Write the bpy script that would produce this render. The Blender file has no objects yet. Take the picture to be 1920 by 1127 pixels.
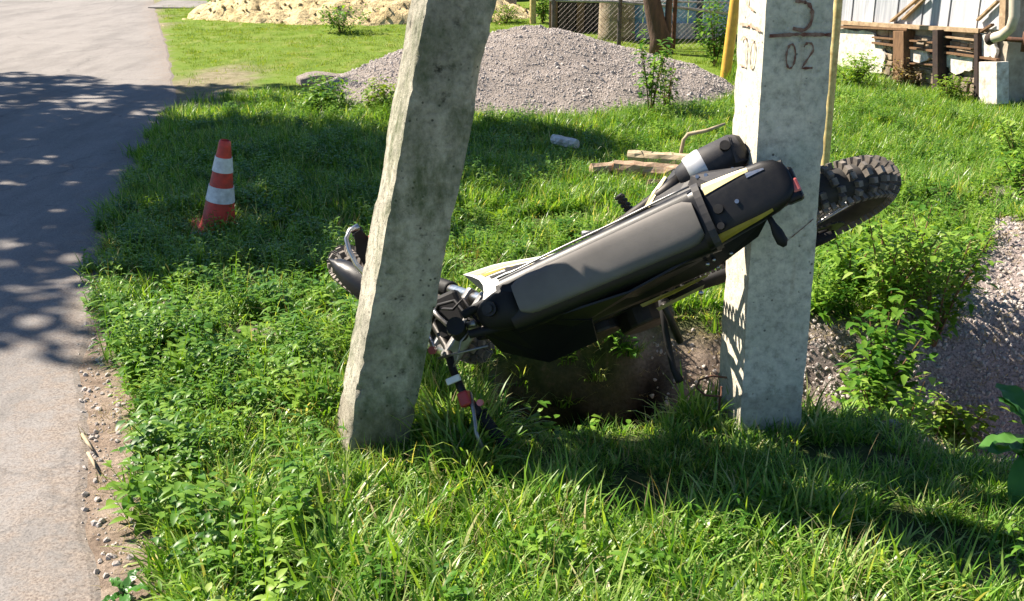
import bpy, math, random
import numpy as np
from mathutils import Vector, Matrix, noise as mn
SC = bpy.context.scene
COL = SC.collection
PI = math.pi
# ------------------------------------------------------------------ camera
CAM_H = 1.5; PITCH = math.radians(19.6); FPX = 2000.0
cd = bpy.data.cameras.new('camera'); cam = bpy.data.objects.new('camera', cd); COL.objects.link(cam)
cd.sensor_width = 36; cd.lens = FPX / 1920 * 36; cd.clip_start = .05; cd.clip_end = 400
cam.location = (0, 0, CAM_H); cam.rotation_euler = (PI / 2 - PITCH, 0, 0)
SC.camera = cam
# ------------------------------------------------------------------ light
SUN_EL = math.radians(45); SUN_DIR = Vector((-1, .5, 0)).normalized()      # horizontal direction towards the sun
S = Vector((SUN_DIR.x * math.cos(SUN_EL), SUN_DIR.y * math.cos(SUN_EL), math.sin(SUN_EL)))
w = bpy.data.worlds.new('World'); SC.world = w; w.use_nodes = True
nt = w.node_tree; nt.nodes.clear()
sky = nt.nodes.new('ShaderNodeTexSky'); sky.sky_type = 'NISHITA'; sky.sun_disc = False
sky.sun_elevation = SUN_EL; sky.sun_rotation = math.atan2(S.x, S.y); sky.air_density = 1.0; sky.dust_density = .2; sky.ozone_density = 7.0
bg = nt.nodes.new('ShaderNodeBackground'); bg.inputs[1].default_value = .05
wo = nt.nodes.new('ShaderNodeOutputWorld'); nt.links.new(sky.outputs[0], bg.inputs[0]); nt.links.new(bg.outputs[0], wo.inputs[0])
sd = bpy.data.lights.new('sun', 'SUN'); sd.energy = 5.0; sd.angle = math.radians(.5); sd.color = (1, .90, .77)
sun = bpy.data.objects.new('sun', sd); COL.objects.link(sun); sun.rotation_euler = S.to_track_quat('Z', 'Y').to_euler()
vs = SC.view_settings; vs.view_transform = 'Standard'; vs.look = 'None'; vs.gamma = 1; vs.use_curve_mapping = False; vs.exposure = 1.55
try:
    SC.cycles.max_bounces = 6; SC.cycles.transparent_max_bounces = 4; SC.cycles.use_denoising = True
except Exception: pass

# ------------------------------------------------------------------ survey helpers: bearings taken from the camera -> places in the world
cp, sp = math.cos(PITCH), math.sin(PITCH)
CAMP = Vector((0, 0, CAM_H))
def ray(px, py):
    a = (px - 960) / FPX; b = (563.5 - py) / FPX
    return Vector((a, cp + b * sp, -sp + b * cp))
def G(px, py, z=0):
    d = ray(px, py); return CAMP + d * ((z - CAM_H) / d.z)
def YP(px, py, Y):
    d = ray(px, py); return CAMP + d * (Y / d.y)
def CD(px, py, depth): return CAMP + ray(px, py) * depth
def to_px(v):
    x, y, z = v; d = y * cp - (z - CAM_H) * sp
    return 960 + FPX * x / d, 563.5 - FPX * (y * sp + (z - CAM_H) * cp) / d
def sstep(a, b, x):
    t = max(0., min(1., (x - a) / (b - a))); return t * t * (3 - 2 * t)
def lerp(a, b, t): return a + (b - a) * t
def nz(x, y, z=0.): return mn.noise(Vector((x, y, z)))

# ------------------------------------------------------------------ objects
def tag(o, label=None, cat=None, group=None, kind=None):
    if label: o['label'] = label
    if cat: o['category'] = cat
    if group: o['group'] = group
    if kind: o['kind'] = kind
    return o
def empty(name, loc=(0, 0, 0), label=None, cat=None, group=None, rz=0):
    o = bpy.data.objects.new(name, None); COL.objects.link(o); o.location = loc; o.rotation_euler = (0, 0, rz)
    return tag(o, label, cat, group)
class MB:
    def __init__(s): s.v = []; s.f = []; s.m = []; s.cm = 0
    def add(s, vs_, fs_):
        n = len(s.v); s.v += [tuple(v) for v in vs_]; s.f += [tuple(i + n for i in f) for f in fs_]; s.m += [s.cm] * len(fs_)
        return s
    def box(s, c, d, R=None):
        hx, hy, hz = d[0] / 2, d[1] / 2, d[2] / 2; c = Vector(c)
        vs_ = []
        for x, y, z in ((-1,-1,-1),(1,-1,-1),(1,1,-1),(-1,1,-1),(-1,-1,1),(1,-1,1),(1,1,1),(-1,1,1)):
            v = Vector((x * hx, y * hy, z * hz)); vs_.append((R @ v if R else v) + c)
        return s.add(vs_, [(0,3,2,1),(4,5,6,7),(0,1,5,4),(1,2,6,5),(2,3,7,6),(3,0,4,7)])
    def tube(s, pts, r, n=10, cap=True):
        pts = [Vector(p) for p in pts]; rs = r if isinstance(r, (list, tuple)) else [r] * len(pts)
        vs_, fs_ = [], []; up = None
        for i, p in enumerate(pts):
            t = (pts[min(i + 1, len(pts) - 1)] - pts[max(i - 1, 0)]).normalized()
            if up is None: up = t.orthogonal().normalized()
            a = (up - t * up.dot(t))
            a = a.normalized() if a.length > 1e-5 else t.orthogonal().normalized()
            up = a; b = t.cross(a)
            for k in range(n):
                q = 2 * PI * k / n; vs_.append(p + (a * math.cos(q) + b * math.sin(q)) * rs[i])
        for i in range(len(pts) - 1):
            for k in range(n):
                k2 = (k + 1) % n; fs_.append((i * n + k, i * n + k2, (i + 1) * n + k2, (i + 1) * n + k))
        if cap:
            fs_.append(tuple(reversed(range(n)))); fs_.append(tuple((len(pts) - 1) * n + k for k in range(n)))
        return s.add(vs_, fs_)
    def rings(s, rings_, close=False, caps=True):
        n = len(rings_[0]); vs_ = [v for r in rings_ for v in r]; fs_ = []
        m = len(rings_)
        for i in range(m if close else m - 1):
            j = (i + 1) % m
            for k in range(n):
                k2 = (k + 1) % n; fs_.append((i * n + k, i * n + k2, j * n + k2, j * n + k))
        if caps and not close:
            fs_.append(tuple(reversed(range(n)))); fs_.append(tuple((m - 1) * n + k for k in range(n)))
        return s.add(vs_, fs_)
    def plate(s, pts, off):
        """polygon pts (3D, any winding) given thickness off (vector)"""
        n = len(pts); pts = [Vector(p) for p in pts]; off = Vector(off)
        return s.add(pts + [p + off for p in pts], [tuple(range(n)), tuple(reversed(range(n, 2 * n)))] + [(i, i + n, (i + 1) % n + n, (i + 1) % n) for i in range(n)])
    def build(s, name, mats, parent=None, smooth=False, bevel=0, auto=None, inv=None):
        me = bpy.data.meshes.new(name)
        vs_ = s.v if inv is None else [tuple(inv @ Vector(v)) for v in s.v]
        me.from_pydata(vs_, [], s.f)
        if not isinstance(mats, (list, tuple)): mats = [mats]
        for m in mats: me.materials.append(m)
        if len(mats) > 1: me.polygons.foreach_set('material_index', s.m)
        me.validate(); me.update()
        import bmesh
        bm = bmesh.new(); bm.from_mesh(me); bmesh.ops.recalc_face_normals(bm, faces=bm.faces); bm.to_mesh(me); bm.free()
        o = bpy.data.objects.new(name, me); COL.objects.link(o)
        if parent is not None: o.parent = parent
        if smooth:
            me.polygons.foreach_set('use_smooth', [True] * len(me.polygons))
            if auto is not None:
                try: me.set_sharp_from_angle(angle=math.radians(auto))
                except Exception: pass
        if bevel:
            b = o.modifiers.new('bevel', 'BEVEL'); b.width = bevel; b.segments = 2; b.limit_method = 'ANGLE'; b.angle_limit = math.radians(35)
        return o
def frame_from(x, y, z): return Matrix((x, y, z)).transposed()
def link_copy(o, parent=None, **kw):
    c = o.copy(); COL.objects.link(c); c.parent = parent
    for k, v in kw.items(): setattr(c, k, v)
    return c

# ------------------------------------------------------------------ materials
def new_mat(name):
    m = bpy.data.materials.new(name); m.use_nodes = True; t = m.node_tree
    return m, t, t.nodes['Principled BSDF'], t.nodes['Material Output']
def N(t, ty, **kw):
    n = t.nodes.new(ty)
    for k, v in kw.items(): setattr(n, k, v)
    return n
def tex_noise(t, scale, detail=6, rough=.6, coord='Object', stretch=None, dist=0):
    tc = N(t, 'ShaderNodeTexCoord'); n = N(t, 'ShaderNodeTexNoise'); n.inputs['Scale'].default_value = scale
    n.inputs['Detail'].default_value = detail; n.inputs['Roughness'].default_value = rough; n.inputs['Distortion'].default_value = dist
    if stretch:
        mp = N(t, 'ShaderNodeMapping'); mp.inputs['Scale'].default_value = stretch
        t.links.new(tc.outputs[coord], mp.inputs[0]); t.links.new(mp.outputs[0], n.inputs['Vector'])
    else: t.links.new(tc.outputs[coord], n.inputs['Vector'])
    return n
def ramp(t, src, stops):
    r = N(t, 'ShaderNodeValToRGB'); e = r.color_ramp.elements
    while len(e) < len(stops): e.new(.5)
    for i, (p, c) in enumerate(stops):
        e[i].position = p; e[i].color = (*c, 1) if len(c) == 3 else c
    t.links.new(src, r.inputs[0]); return r
def g3(v): return (v, v, v)
def mixc(t, fac, a, b, mode='MIX'):
    m = N(t, 'ShaderNodeMix', data_type='RGBA', blend_type=mode)
    for i, s_ in ((0, fac), (6, a), (7, b)):
        if isinstance(s_, (int, float)): m.inputs[i].default_value = s_
        elif isinstance(s_, tuple): m.inputs[i].default_value = (*s_, 1) if len(s_) == 3 else s_
        else: t.links.new(s_, m.inputs[i])
    return m.outputs[2]
def bump(t, b, src, strength, dist=.01):
    n = N(t, 'ShaderNodeBump'); n.inputs['Strength'].default_value = strength; n.inputs['Distance'].default_value = dist
    t.links.new(src, n.inputs['Height'])
    if b.inputs['Normal'].is_linked: t.links.new(b.inputs['Normal'].links[0].from_socket, n.inputs['Normal'])
    t.links.new(n.outputs[0], b.inputs['Normal'])
def simple(name, c1, c2=None, scale=8, rough=.7, metal=0, bmp=0, bscale=60, spec=.5, coat=0, bdist=.004, stretch=None, vary=0):
    m, t, b, o = new_mat(name)
    if c2 is None: c2 = tuple(x * .7 for x in c1)
    n = tex_noise(t, scale, stretch=stretch); r = ramp(t, n.outputs[0], [(.35, c1), (.68, c2)])
    c = r.outputs[0]
    if vary:
        oi = N(t, 'ShaderNodeObjectInfo'); c = mixc(t, 1.0, c, ramp(t, oi.outputs['Random'], [(0, (1 - vary,) * 3), (1, (1, 1 - vary * .08, 1 - vary * .2))]).outputs[0], 'MULTIPLY')
    t.links.new(c, b.inputs['Base Color'])
    n2 = tex_noise(t, scale * 3); mr = N(t, 'ShaderNodeMapRange'); mr.inputs[3].default_value = max(0, rough - .12); mr.inputs[4].default_value = min(1, rough + .12)
    t.links.new(n2.outputs[0], mr.inputs[0]); t.links.new(mr.outputs[0], b.inputs['Roughness'])
    b.inputs['Metallic'].default_value = metal; b.inputs['Specular IOR Level'].default_value = spec; b.inputs['Coat Weight'].default_value = coat
    if bmp: bump(t, b, tex_noise(t, bscale, stretch=stretch).outputs[0], bmp, bdist)
    return m
M = {}
def concrete(name, light, dark, moss, pit=.5, mossy=.3):
    m, t, b, o = new_mat(name)
    big = tex_noise(t, 3.5, 8, .65); fine = tex_noise(t, 42, 6, .7); mid = tex_noise(t, 14, 8, .7)
    base = ramp(t, big.outputs[0], [(.3, dark), (.66, light)]).outputs[0]
    c = mixc(t, .55, base, ramp(t, fine.outputs[0], [(.34, g3(.12)), (.5, g3(.62)), (.68, g3(.95))]).outputs[0], 'MULTIPLY')
    pits = ramp(t, mid.outputs[0], [(.30, g3(0)), (.40, g3(1))]).outputs[0]
    c = mixc(t, 1.0, c, mixc(t, pits, (1 - pit,) * 3, (1, 1, 1)), 'MULTIPLY')
    tc = N(t, 'ShaderNodeTexCoord'); vo = N(t, 'ShaderNodeTexVoronoi'); vo.inputs['Scale'].default_value = 44
    t.links.new(tc.outputs['Object'], vo.inputs['Vector'])
    hol = ramp(t, vo.outputs['Distance'], [(.10, g3(.25)), (.2, g3(1))]).outputs[0]
    sel = ramp(t, tex_noise(t, 24, 2).outputs[0], [(.58 - pit * .12, g3(0)), (.64 - pit * .12, g3(1))]).outputs[0]
    c = mixc(t, sel, c, mixc(t, 1.0, c, hol, 'MULTIPLY'))
    ms = ramp(t, tex_noise(t, 5, 9, .75, stretch=(1, 1, .55)).outputs[0], [(.46, g3(0)), (.62, g3(mossy))]).outputs[0]
    c = mixc(t, ms, c, moss)
    tz = N(t, 'ShaderNodeTexCoord'); sx = N(t, 'ShaderNodeSeparateXYZ'); t.links.new(tz.outputs['Object'], sx.inputs[0])
    hz_ = N(t, 'ShaderNodeMath', operation='MULTIPLY_ADD'); t.links.new(mid.outputs[0], hz_.inputs[0]); hz_.inputs[1].default_value = -.3; t.links.new(sx.outputs[2], hz_.inputs[2])
    c = mixc(t, ramp(t, hz_.outputs[0], [(0, g3(.35)), (.03, g3(0))]).outputs[0], c, (.12, .09, .06))
    rs_ = ramp(t, tex_noise(t, 9, 5, .6, stretch=(2.2, 2.2, .16)).outputs[0], [(.60, g3(0)), (.72, g3(.5))]).outputs[0]
    c = mixc(t, rs_, c, mixc(t, 1.0, c, (.62, .5, .38), 'MULTIPLY'))
    t.links.new(c, b.inputs['Base Color']); b.inputs['Roughness'].default_value = .93; b.inputs['Specular IOR Level'].default_value = .2
    bump(t, b, fine.outputs[0], .3 + pit * .9, .006); bump(t, b, mid.outputs[0], .2 + pit * .8, .012); bump(t, b, hol, .4, .004)
    return m
M['strut'] = concrete('rough_mossy_concrete', (.66, .61, .49), (.24, .23, .18), (.08, .10, .045), .8, .9)
M['post'] = concrete('smooth_grey_concrete', (.84, .77, .63), (.62, .58, .48), (.3, .36, .27), .25, .35)
M['tyre'] = simple('tyre_rubber', (.022, .02, .018), (.05, .045, .04), 14, .82, bmp=.3)
M['knob'] = simple('dusty_tyre_knob', (.26, .225, .19), (.07, .06, .05), 18, .9, bmp=.4)
M['seat'] = simple('grey_seat_vinyl', (.165, .153, .142), (.11, .103, .097), 4, .8, bmp=.35, spec=.35, bscale=300, bdist=.0008)
def dusty(name, base, dust, rough, amt, coat=0.):
    m, t, b, o = new_mat(name)
    n = tex_noise(t, 7, 9, .75); s2 = tex_noise(t, 60, 3, .6, stretch=(1, 9, 3))
    fac = ramp(t, n.outputs[0], [(.46, g3(0)), (.75, g3(amt))]).outputs[0]
    scr = ramp(t, s2.outputs[0], [(.66, g3(0)), (.70, g3(amt * .6))]).outputs[0]
    c = mixc(t, fac, base, dust); c = mixc(t, scr, c, dust)
    t.links.new(c, b.inputs['Base Color']); mr = N(t, 'ShaderNodeMapRange'); mr.inputs[3].default_value = rough; mr.inputs[4].default_value = min(1, rough + .5)
    t.links.new(n.outputs[0], mr.inputs[0]); t.links.new(mr.outputs[0], b.inputs['Roughness']); b.inputs['Coat Weight'].default_value = coat; b.inputs['Specular IOR Level'].default_value = .32
    bump(t, b, s2.outputs[0], .15, .001); return m
M['black'] = dusty('black_plastic', (.006, .006, .007), (.07, .06, .055), .16, .08, .0)
M['mattblack'] = dusty('dull_black_plastic', (.009, .009, .010), (.07, .06, .05), .42, .10)
M['darkgrey'] = dusty('dark_grey_rubberised_plastic', (.024, .024, .028), (.14, .12, .10), .35, .5)
M['yellow'] = simple('dull_yellow_graphic', (.33, .26, .03), (.22, .17, .02), 20, .45)
M['cream'] = simple('cream_yellow_trim', (.62, .52, .24), (.5, .4, .16), 20, .4)
M['white'] = simple('scuffed_white_plastic', (.75, .74, .71), (.55, .54, .52), 15, .42)
M['chrome'] = simple('worn_bright_metal', (.62, .61, .59), (.36, .35, .34), 22, .3, metal=1)
M['alu'] = simple('dull_aluminium', (.36, .35, .34), (.2, .19, .18), 26, .45, metal=.9, bmp=.2)
M['steel'] = simple('dark_greasy_steel', (.05, .046, .042), (.022, .02, .018), 22, .5, metal=.7)
M['silver'] = simple('satin_silver_band', (.62, .62, .62), (.46, .46, .46), 16, .38, metal=.35)
M['red'] = simple('faded_red_plastic', (.42, .025, .02), (.26, .02, .016), 10, .4)
M['pink'] = simple('pinkish_red_lens', (.55, .16, .15), (.4, .08, .07), 16, .25)
M['conered'] = simple('orange_red_cone_plastic', (.62, .05, .03), (.30, .035, .025), 22, .5, bmp=.05)
M['conewhite'] = simple('white_reflective_band', (.72, .75, .77), (.42, .44, .45), 26, .35)
M['rust'] = simple('rusty_steel', (.12, .045, .02), (.05, .022, .012), 26, .85, bmp=.5)
M['rustpaint'] = simple('brown_red_paint', (.13, .035, .022), (.30, .20, .15), 45, .9)
M['fadedpaint'] = simple('faded_red_paint_on_concrete', (.46, .22, .14), (.42, .36, .29), 38, .9)
M['yellowpipe'] = simple('yellow_gas_pipe_paint', (.66, .40, .05), (.5, .28, .04), 14, .45)
M['paleyellow'] = simple('weathered_pale_yellow_paint', (.62, .50, .22), (.36, .24, .08), 30, .6)
M['log'] = simple('split_log_wood', (.5, .36, .24), (.24, .14, .08), 18, .85, bmp=.6, stretch=(1, 1, 5))
M['bark'] = simple('brown_bark', (.11, .06, .04), (.045, .027, .018), 12, .95, bmp=1, bscale=24, bdist=.02, stretch=(1, 1, .25))
M['dead'] = simple('pale_dry_twig', (.45, .36, .24), (.26, .2, .12), 24, .9)
M['plank'] = simple('weathered_white_planks', (.58, .60, .64), (.34, .36, .41), 6, .85, bmp=.5, bscale=30, stretch=(6, 6, .4), vary=.4)
M['stone'] = simple('rubble_stone', (.44, .37, .27), (.20, .14, .09), 9, .95, bmp=.8, bscale=40, bdist=.01, vary=.5)
M['mortar'] = simple('old_mortar', (.42, .37, .29), (.24, .2, .15), 11, .95, bmp=.6)
M['whitewash'] = simple('flaking_whitewash', (.70, .67, .61), (.34, .29, .23), 16, .9, bmp=.8)
M['brown_wood'] = simple('brown_wood', (.2, .11, .05), (.09, .045, .02), 16, .85, bmp=.4, stretch=(5, 5, .6))
M['darkwood'] = simple('dark_rotten_wood', (.04, .022, .015), (.018, .012, .01), 16, .9, bmp=.5)
M['beam'] = simple('bleached_wooden_rail', (.42, .3, .18), (.2, .13, .07), 16, .85, bmp=.4)
M['gutter'] = simple('cream_drainpipe', (.55, .5, .4), (.4, .34, .26), 12, .5)
M['bluesheet'] = simple('pale_blue_sheet', (.24, .46, .66), (.36, .54, .68), 7, .6, bmp=.2)
M['bluepost'] = simple('dark_blue_post_paint', (.03, .06, .11), (.02, .03, .05), 12, .6)
M['bluemid'] = simple('mid_blue_post_paint', (.08, .2, .36), (.06, .13, .24), 12, .6)
M['greypipe'] = simple('grey_rail_paint', (.36, .36, .36), (.22, .2, .18), 14, .5)
M['wire'] = simple('grey_fence_wire', (.12, .1, .09), (.07, .05, .045), 14, .6, metal=.3)
M['stucco'] = simple('cream_stucco', (.66, .6, .46), (.54, .48, .34), 4, .9, bmp=.3)
M['darkbarn'] = simple('dark_brown_boards', (.05, .03, .025), (.03, .02, .016), 12, .9, stretch=(6, 6, .5))
M['bluebarrel'] = simple('blue_barrel_plastic', (.02, .09, .35), (.015, .06, .25), 6, .4)
M['pebble'] = simple('crushed_grey_stone', (.5, .445, .40), (.27, .24, .22), 3, .95)
M['strawlit'] = simple('straw_litter', (.42, .34, .18), (.3, .22, .1), 3, .9)

def leaf_mat(name, stops, trans=.35, rough=.5, straw=None):
    m, t, b, o = new_mat(name)
    oi = N(t, 'ShaderNodeObjectInfo'); at = N(t, 'ShaderNodeAttribute'); at.attribute_name = 'tint'
    ad = N(t, 'ShaderNodeMath', operation='MULTIPLY_ADD'); t.links.new(oi.outputs['Random'], ad.inputs[0]); ad.inputs[1].default_value = .45
    ml = N(t, 'ShaderNodeMath', operation='MULTIPLY'); t.links.new(at.outputs['Fac'], ml.inputs[0]); ml.inputs[1].default_value = .55
    t.links.new(ml.outputs[0], ad.inputs[2])
    c = ramp(t, ad.outputs[0], stops).outputs[0]
    t.links.new(c, b.inputs['Base Color']); b.inputs['Roughness'].default_value = rough; b.inputs['Specular IOR Level'].default_value = .3
    tr = N(t, 'ShaderNodeBsdfTranslucent'); t.links.new(mixc(t, 1.0, c, (1.5, 1.4, .45), 'MULTIPLY'), tr.inputs[0])
    mx = N(t, 'ShaderNodeMixShader'); mx.inputs[0].default_value = trans
    t.links.new(b.outputs[0], mx.inputs[1]); t.links.new(tr.outputs[0], mx.inputs[2]); t.links.new(mx.outputs[0], o.inputs['Surface'])
    return m
M['grass'] = leaf_mat('grass_blade', [(0, (.012, .06, .004)), (.3, (.055, .17, .014)), (.6, (.175, .325, .04)), (.88, (.34, .45, .14)), (1, (.55, .46, .26))], .42, .34)
M['weed'] = leaf_mat('weed_leaf', [(0, (.012, .07, .008)), (.35, (.075, .19, .018)), (.8, (.24, .38, .05)), (1, (.34, .42, .12))], .38, .42)
M['lawn'] = leaf_mat('short_lawn_blade', [(0, (.07, .15, .012)), (.5, (.15, .25, .018)), (1, (.28, .31, .06))], .35, .6)
M['bigleaf'] = leaf_mat('broad_glossy_leaf', [(0, (.03, .12, .025)), (.6, (.07, .2, .04)), (1, (.12, .25, .05))], .35, .35)
M['tree_leaf'] = leaf_mat('tree_leaf', [(0, (.03, .07, .015)), (1, (.07, .12, .03))], .25)
M['drygrass'] = leaf_mat('dry_grass_blade', [(0, (.22, .17, .09)), (.6, (.34, .28, .15)), (1, (.55, .47, .3))], .3, .8)

# ground materials --------------------------------------------------
def soil_mat():
    m, t, b, o = new_mat('soil_and_turf')
    at = N(t, 'ShaderNodeAttribute'); at.attribute_name = 'bare'
    lw = N(t, 'ShaderNodeAttribute'); lw.attribute_name = 'lawn'
    n = tex_noise(t, 9, 9, .7); f = tex_noise(t, 70, 6, .7)
    soil = ramp(t, n.outputs[0], [(.3, (.17, .125, .095)), (.5, (.29, .225, .175)), (.68, (.40, .325, .26))]).outputs[0]
    soil = mixc(t, .6, soil, ramp(t, f.outputs[0], [(.35, g3(.35)), (.6, g3(1))]).outputs[0], 'MULTIPLY')
    da = N(t, 'ShaderNodeAttribute'); da.attribute_name = 'hollow_shade'
    soil = mixc(t, da.outputs['Fac'], soil, mixc(t, 1.0, soil, (.02, .018, .016), 'MULTIPLY'))  # soil goes near black here: shade under the motorcycle put into the colour
    ga = N(t, 'ShaderNodeAttribute'); ga.attribute_name = 'grit'
    grit = mixc(t, .8, ramp(t, n.outputs[0], [(.3, (.27, .225, .21)), (.7, (.40, .335, .31))]).outputs[0], ramp(t, tex_noise(t, 95, 4, .7).outputs[0], [(.38, g3(.3)), (.5, g3(.9)), (.62, g3(1.15))]).outputs[0], 'MULTIPLY')
    soil = mixc(t, ga.outputs['Fac'], soil, grit)
    turf = ramp(t, tex_noise(t, 26, 7).outputs[0], [(.35, (.03, .05, .015)), (.6, (.075, .09, .03)), (.7, (.13, .11, .06))]).outputs[0]
    lawn = ramp(t, tex_noise(t, 3, 10, .75).outputs[0], [(.35, (.09, .16, .015)), (.55, (.14, .2, .03)), (.7, (.24, .22, .08))]).outputs[0]
    c = mixc(t, lw.outputs['Fac'], turf, lawn); c = mixc(t, at.outputs['Fac'], c, soil)
    t.links.new(c, b.inputs['Base Color']); b.inputs['Roughness'].default_value = .97; b.inputs['Specular IOR Level'].default_value = .1
    bump(t, b, f.outputs[0], .9, .012); bump(t, b, n.outputs[0], .5, .03)
    return m
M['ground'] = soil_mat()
def asphalt_mat():
    m, t, b, o = new_mat('pale_worn_asphalt')
    n = tex_noise(t, 1.6, 8, .65); f = tex_noise(t, 130, 4, .7); f2 = tex_noise(t, 55, 5, .8)
    c = ramp(t, n.outputs[0], [(.3, (.225, .207, .193)), (.7, (.265, .247, .23))]).outputs[0]
    c = mixc(t, .75, c, ramp(t, f.outputs[0], [(.3, g3(.35)), (.5, g3(.85)), (.72, g3(1.15))]).outputs[0], 'MULTIPLY')
    c = mixc(t, .5, c, ramp(t, f2.outputs[0], [(.33, g3(.4)), (.48, g3(1))]).outputs[0], 'MULTIPLY')
    st1 = ramp(t, tex_noise(t, .9, 6, .7, stretch=(2.5, .5, 1)).outputs[0], [(.36, g3(.78)), (.55, g3(1.05))]).outputs[0]; c = mixc(t, 1.0, c, st1, 'MULTIPLY')
    st2 = ramp(t, tex_noise(t, 6, 3, .5).outputs[0], [(.27, g3(.62)), (.33, g3(1))]).outputs[0]; c = mixc(t, .8, c, st2, 'MULTIPLY')
    tc = N(t, 'ShaderNodeTexCoord'); vo = N(t, 'ShaderNodeTexVoronoi', feature='DISTANCE_TO_EDGE'); vo.inputs['Scale'].default_value = .55
    wn = tex_noise(t, 3, 4); av = N(t, 'ShaderNodeVectorMath', operation='ADD'); sc_ = N(t, 'ShaderNodeVectorMath', operation='SCALE'); sc_.inputs['Scale'].default_value = .35
    t.links.new(wn.outputs['Color'], sc_.inputs[0]); t.links.new(tc.outputs['Object'], av.inputs[0]); t.links.new(sc_.outputs[0], av.inputs[1]); t.links.new(av.outputs[0], vo.inputs['Vector'])
    cr = ramp(t, vo.outputs['Distance'], [(.0, g3(.45)), (.006, g3(1))]).outputs[0]
    c = mixc(t, .6, c, cr, 'MULTIPLY')
    da = N(t, 'ShaderNodeAttribute'); da.attribute_name = 'dusty'; dn = tex_noise(t, 11, 8, .75)
    dm = N(t, 'ShaderNodeMath', operation='MULTIPLY_ADD'); t.links.new(da.outputs['Fac'], dm.inputs[0]); dm.inputs[1].default_value = .32; t.links.new(dn.outputs[0], dm.inputs[2])
    c = mixc(t, ramp(t, dm.outputs[0], [(.66, g3(0)), (.86, g3(.85))]).outputs[0], c, ramp(t, f.outputs[0], [(.35, (.11, .085, .07)), (.6, (.28, .235, .195))]).outputs[0])
    t.links.new(c, b.inputs['Base Color']); b.inputs['Roughness'].default_value = .9; b.inputs['Specular IOR Level'].default_value = .25
    bump(t, b, f.outputs[0], .55, .004); bump(t, b, f2.outputs[0], .4, .006)
    return m
M['asphalt'] = asphalt_mat()
def heap_mat(name, stops, s1, s2, bd=.03):
    m, t, b, o = new_mat(name)
    n = tex_noise(t, s1, 8, .75); f = tex_noise(t, s2, 5, .75)
    c = mixc(t, .8, ramp(t, n.outputs[0], stops).outputs[0], ramp(t, f.outputs[0], [(.36, g3(.28)), (.5, g3(.85)), (.64, g3(1.1))]).outputs[0], 'MULTIPLY')
    t.links.new(c, b.inputs['Base Color']); b.inputs['Roughness'].default_value = .97; b.inputs['Specular IOR Level'].default_value = .1
    bump(t, b, f.outputs[0], 1, bd)
    return m
M['gravel'] = heap_mat('pinkish_grey_gravel', [(.3, (.33, .285, .25)), (.7, (.43, .375, .335))], 4, 60)
M['sand'] = heap_mat('yellow_clay_sand', [(.3, (.66, .5, .25)), (.7, (.80, .66, .40))], 3, 9, .08)
M['brokenconcrete'] = heap_mat('broken_concrete', [(.3, (.4, .36, .33)), (.7, (.55, .5, .45))], 4, 30)

# ------------------------------------------------------------------ terrain
EDGE = [(-20, 2.4), (0, -.36), (2.17, -.99), (2.92, -1.30), (3.7, -1.60), (4.84, -1.93), (9.16, -2.86), (13, -4.1), (19.5, -6.3), (40, -13), (90, -30)]
def road_edge(y):
    for (y0, x0), (y1, x1) in zip(EDGE, EDGE[1:]):
        if y <= y1: return lerp(x0, x1, (y - y0) / (y1 - y0))
    return EDGE[-1][1]
def ditch(x, y):
    """0..1 depth of the hollow that runs behind the poles to the right"""
    yc = 3.42 + .05 * math.sin(x * 2.1) + .10 * sstep(1.2, 2.4, x)
    t = (y - yc)
    st_ = sstep(-.1, .05, x) * (1 - sstep(.40, .62, x))
    prof = (1 - sstep(lerp(.10, .40, st_), lerp(.40, .50, st_), -t)) if t < 0 else (1 - sstep(lerp(.06, .30, st_), lerp(.62, .43, st_), t))
    along = sstep(-.22, .06, x) * (1 - sstep(5, 7, x))
    return prof * along
def hz(x, y):
    z = .045 * nz(x * .9, y * .9) + .02 * nz(x * 3.1, y * 3.1, 4)
    e = road_edge(y)
    off = sstep(e + .05, e + .9, x)
    z *= off; z += .015 * off - .004
    z -= (.40 + .34 * sstep(-.1, .1, x) * (1 - sstep(.5, .8, x))) * ditch(x, y) * (1 + .25 * nz(x * 4, y * 4, 9))
    b = sstep(1.2, 2.0, x) * sstep(3.75, 4.5, y) * (1 - sstep(5.2, 6.6, y))          # gravel bank right of the hollow
    z += .16 * b * (1 + .4 * nz(x * 2.3, y * 2.3, 2))
    z -= .20 * sstep(1.3, 1.6, x) * ditch(x, y)
    z -= .14 * sstep(1.15, 1.5, x) * sstep(2.65, 3.0, y) * (1 - sstep(3.1, 3.5, y))
    d = ditch(x, y)
    if d > .02 or b > .05:
        z += .03 * (nz(x * 11, y * 11, 5) + .6 * nz(x * 24, y * 24, 6)) * min(1, d * 3 + b)
    z += .30 * sstep(9.5, 13, y) * sstep(2.2, 4.4, x) * .4
    return z
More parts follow.
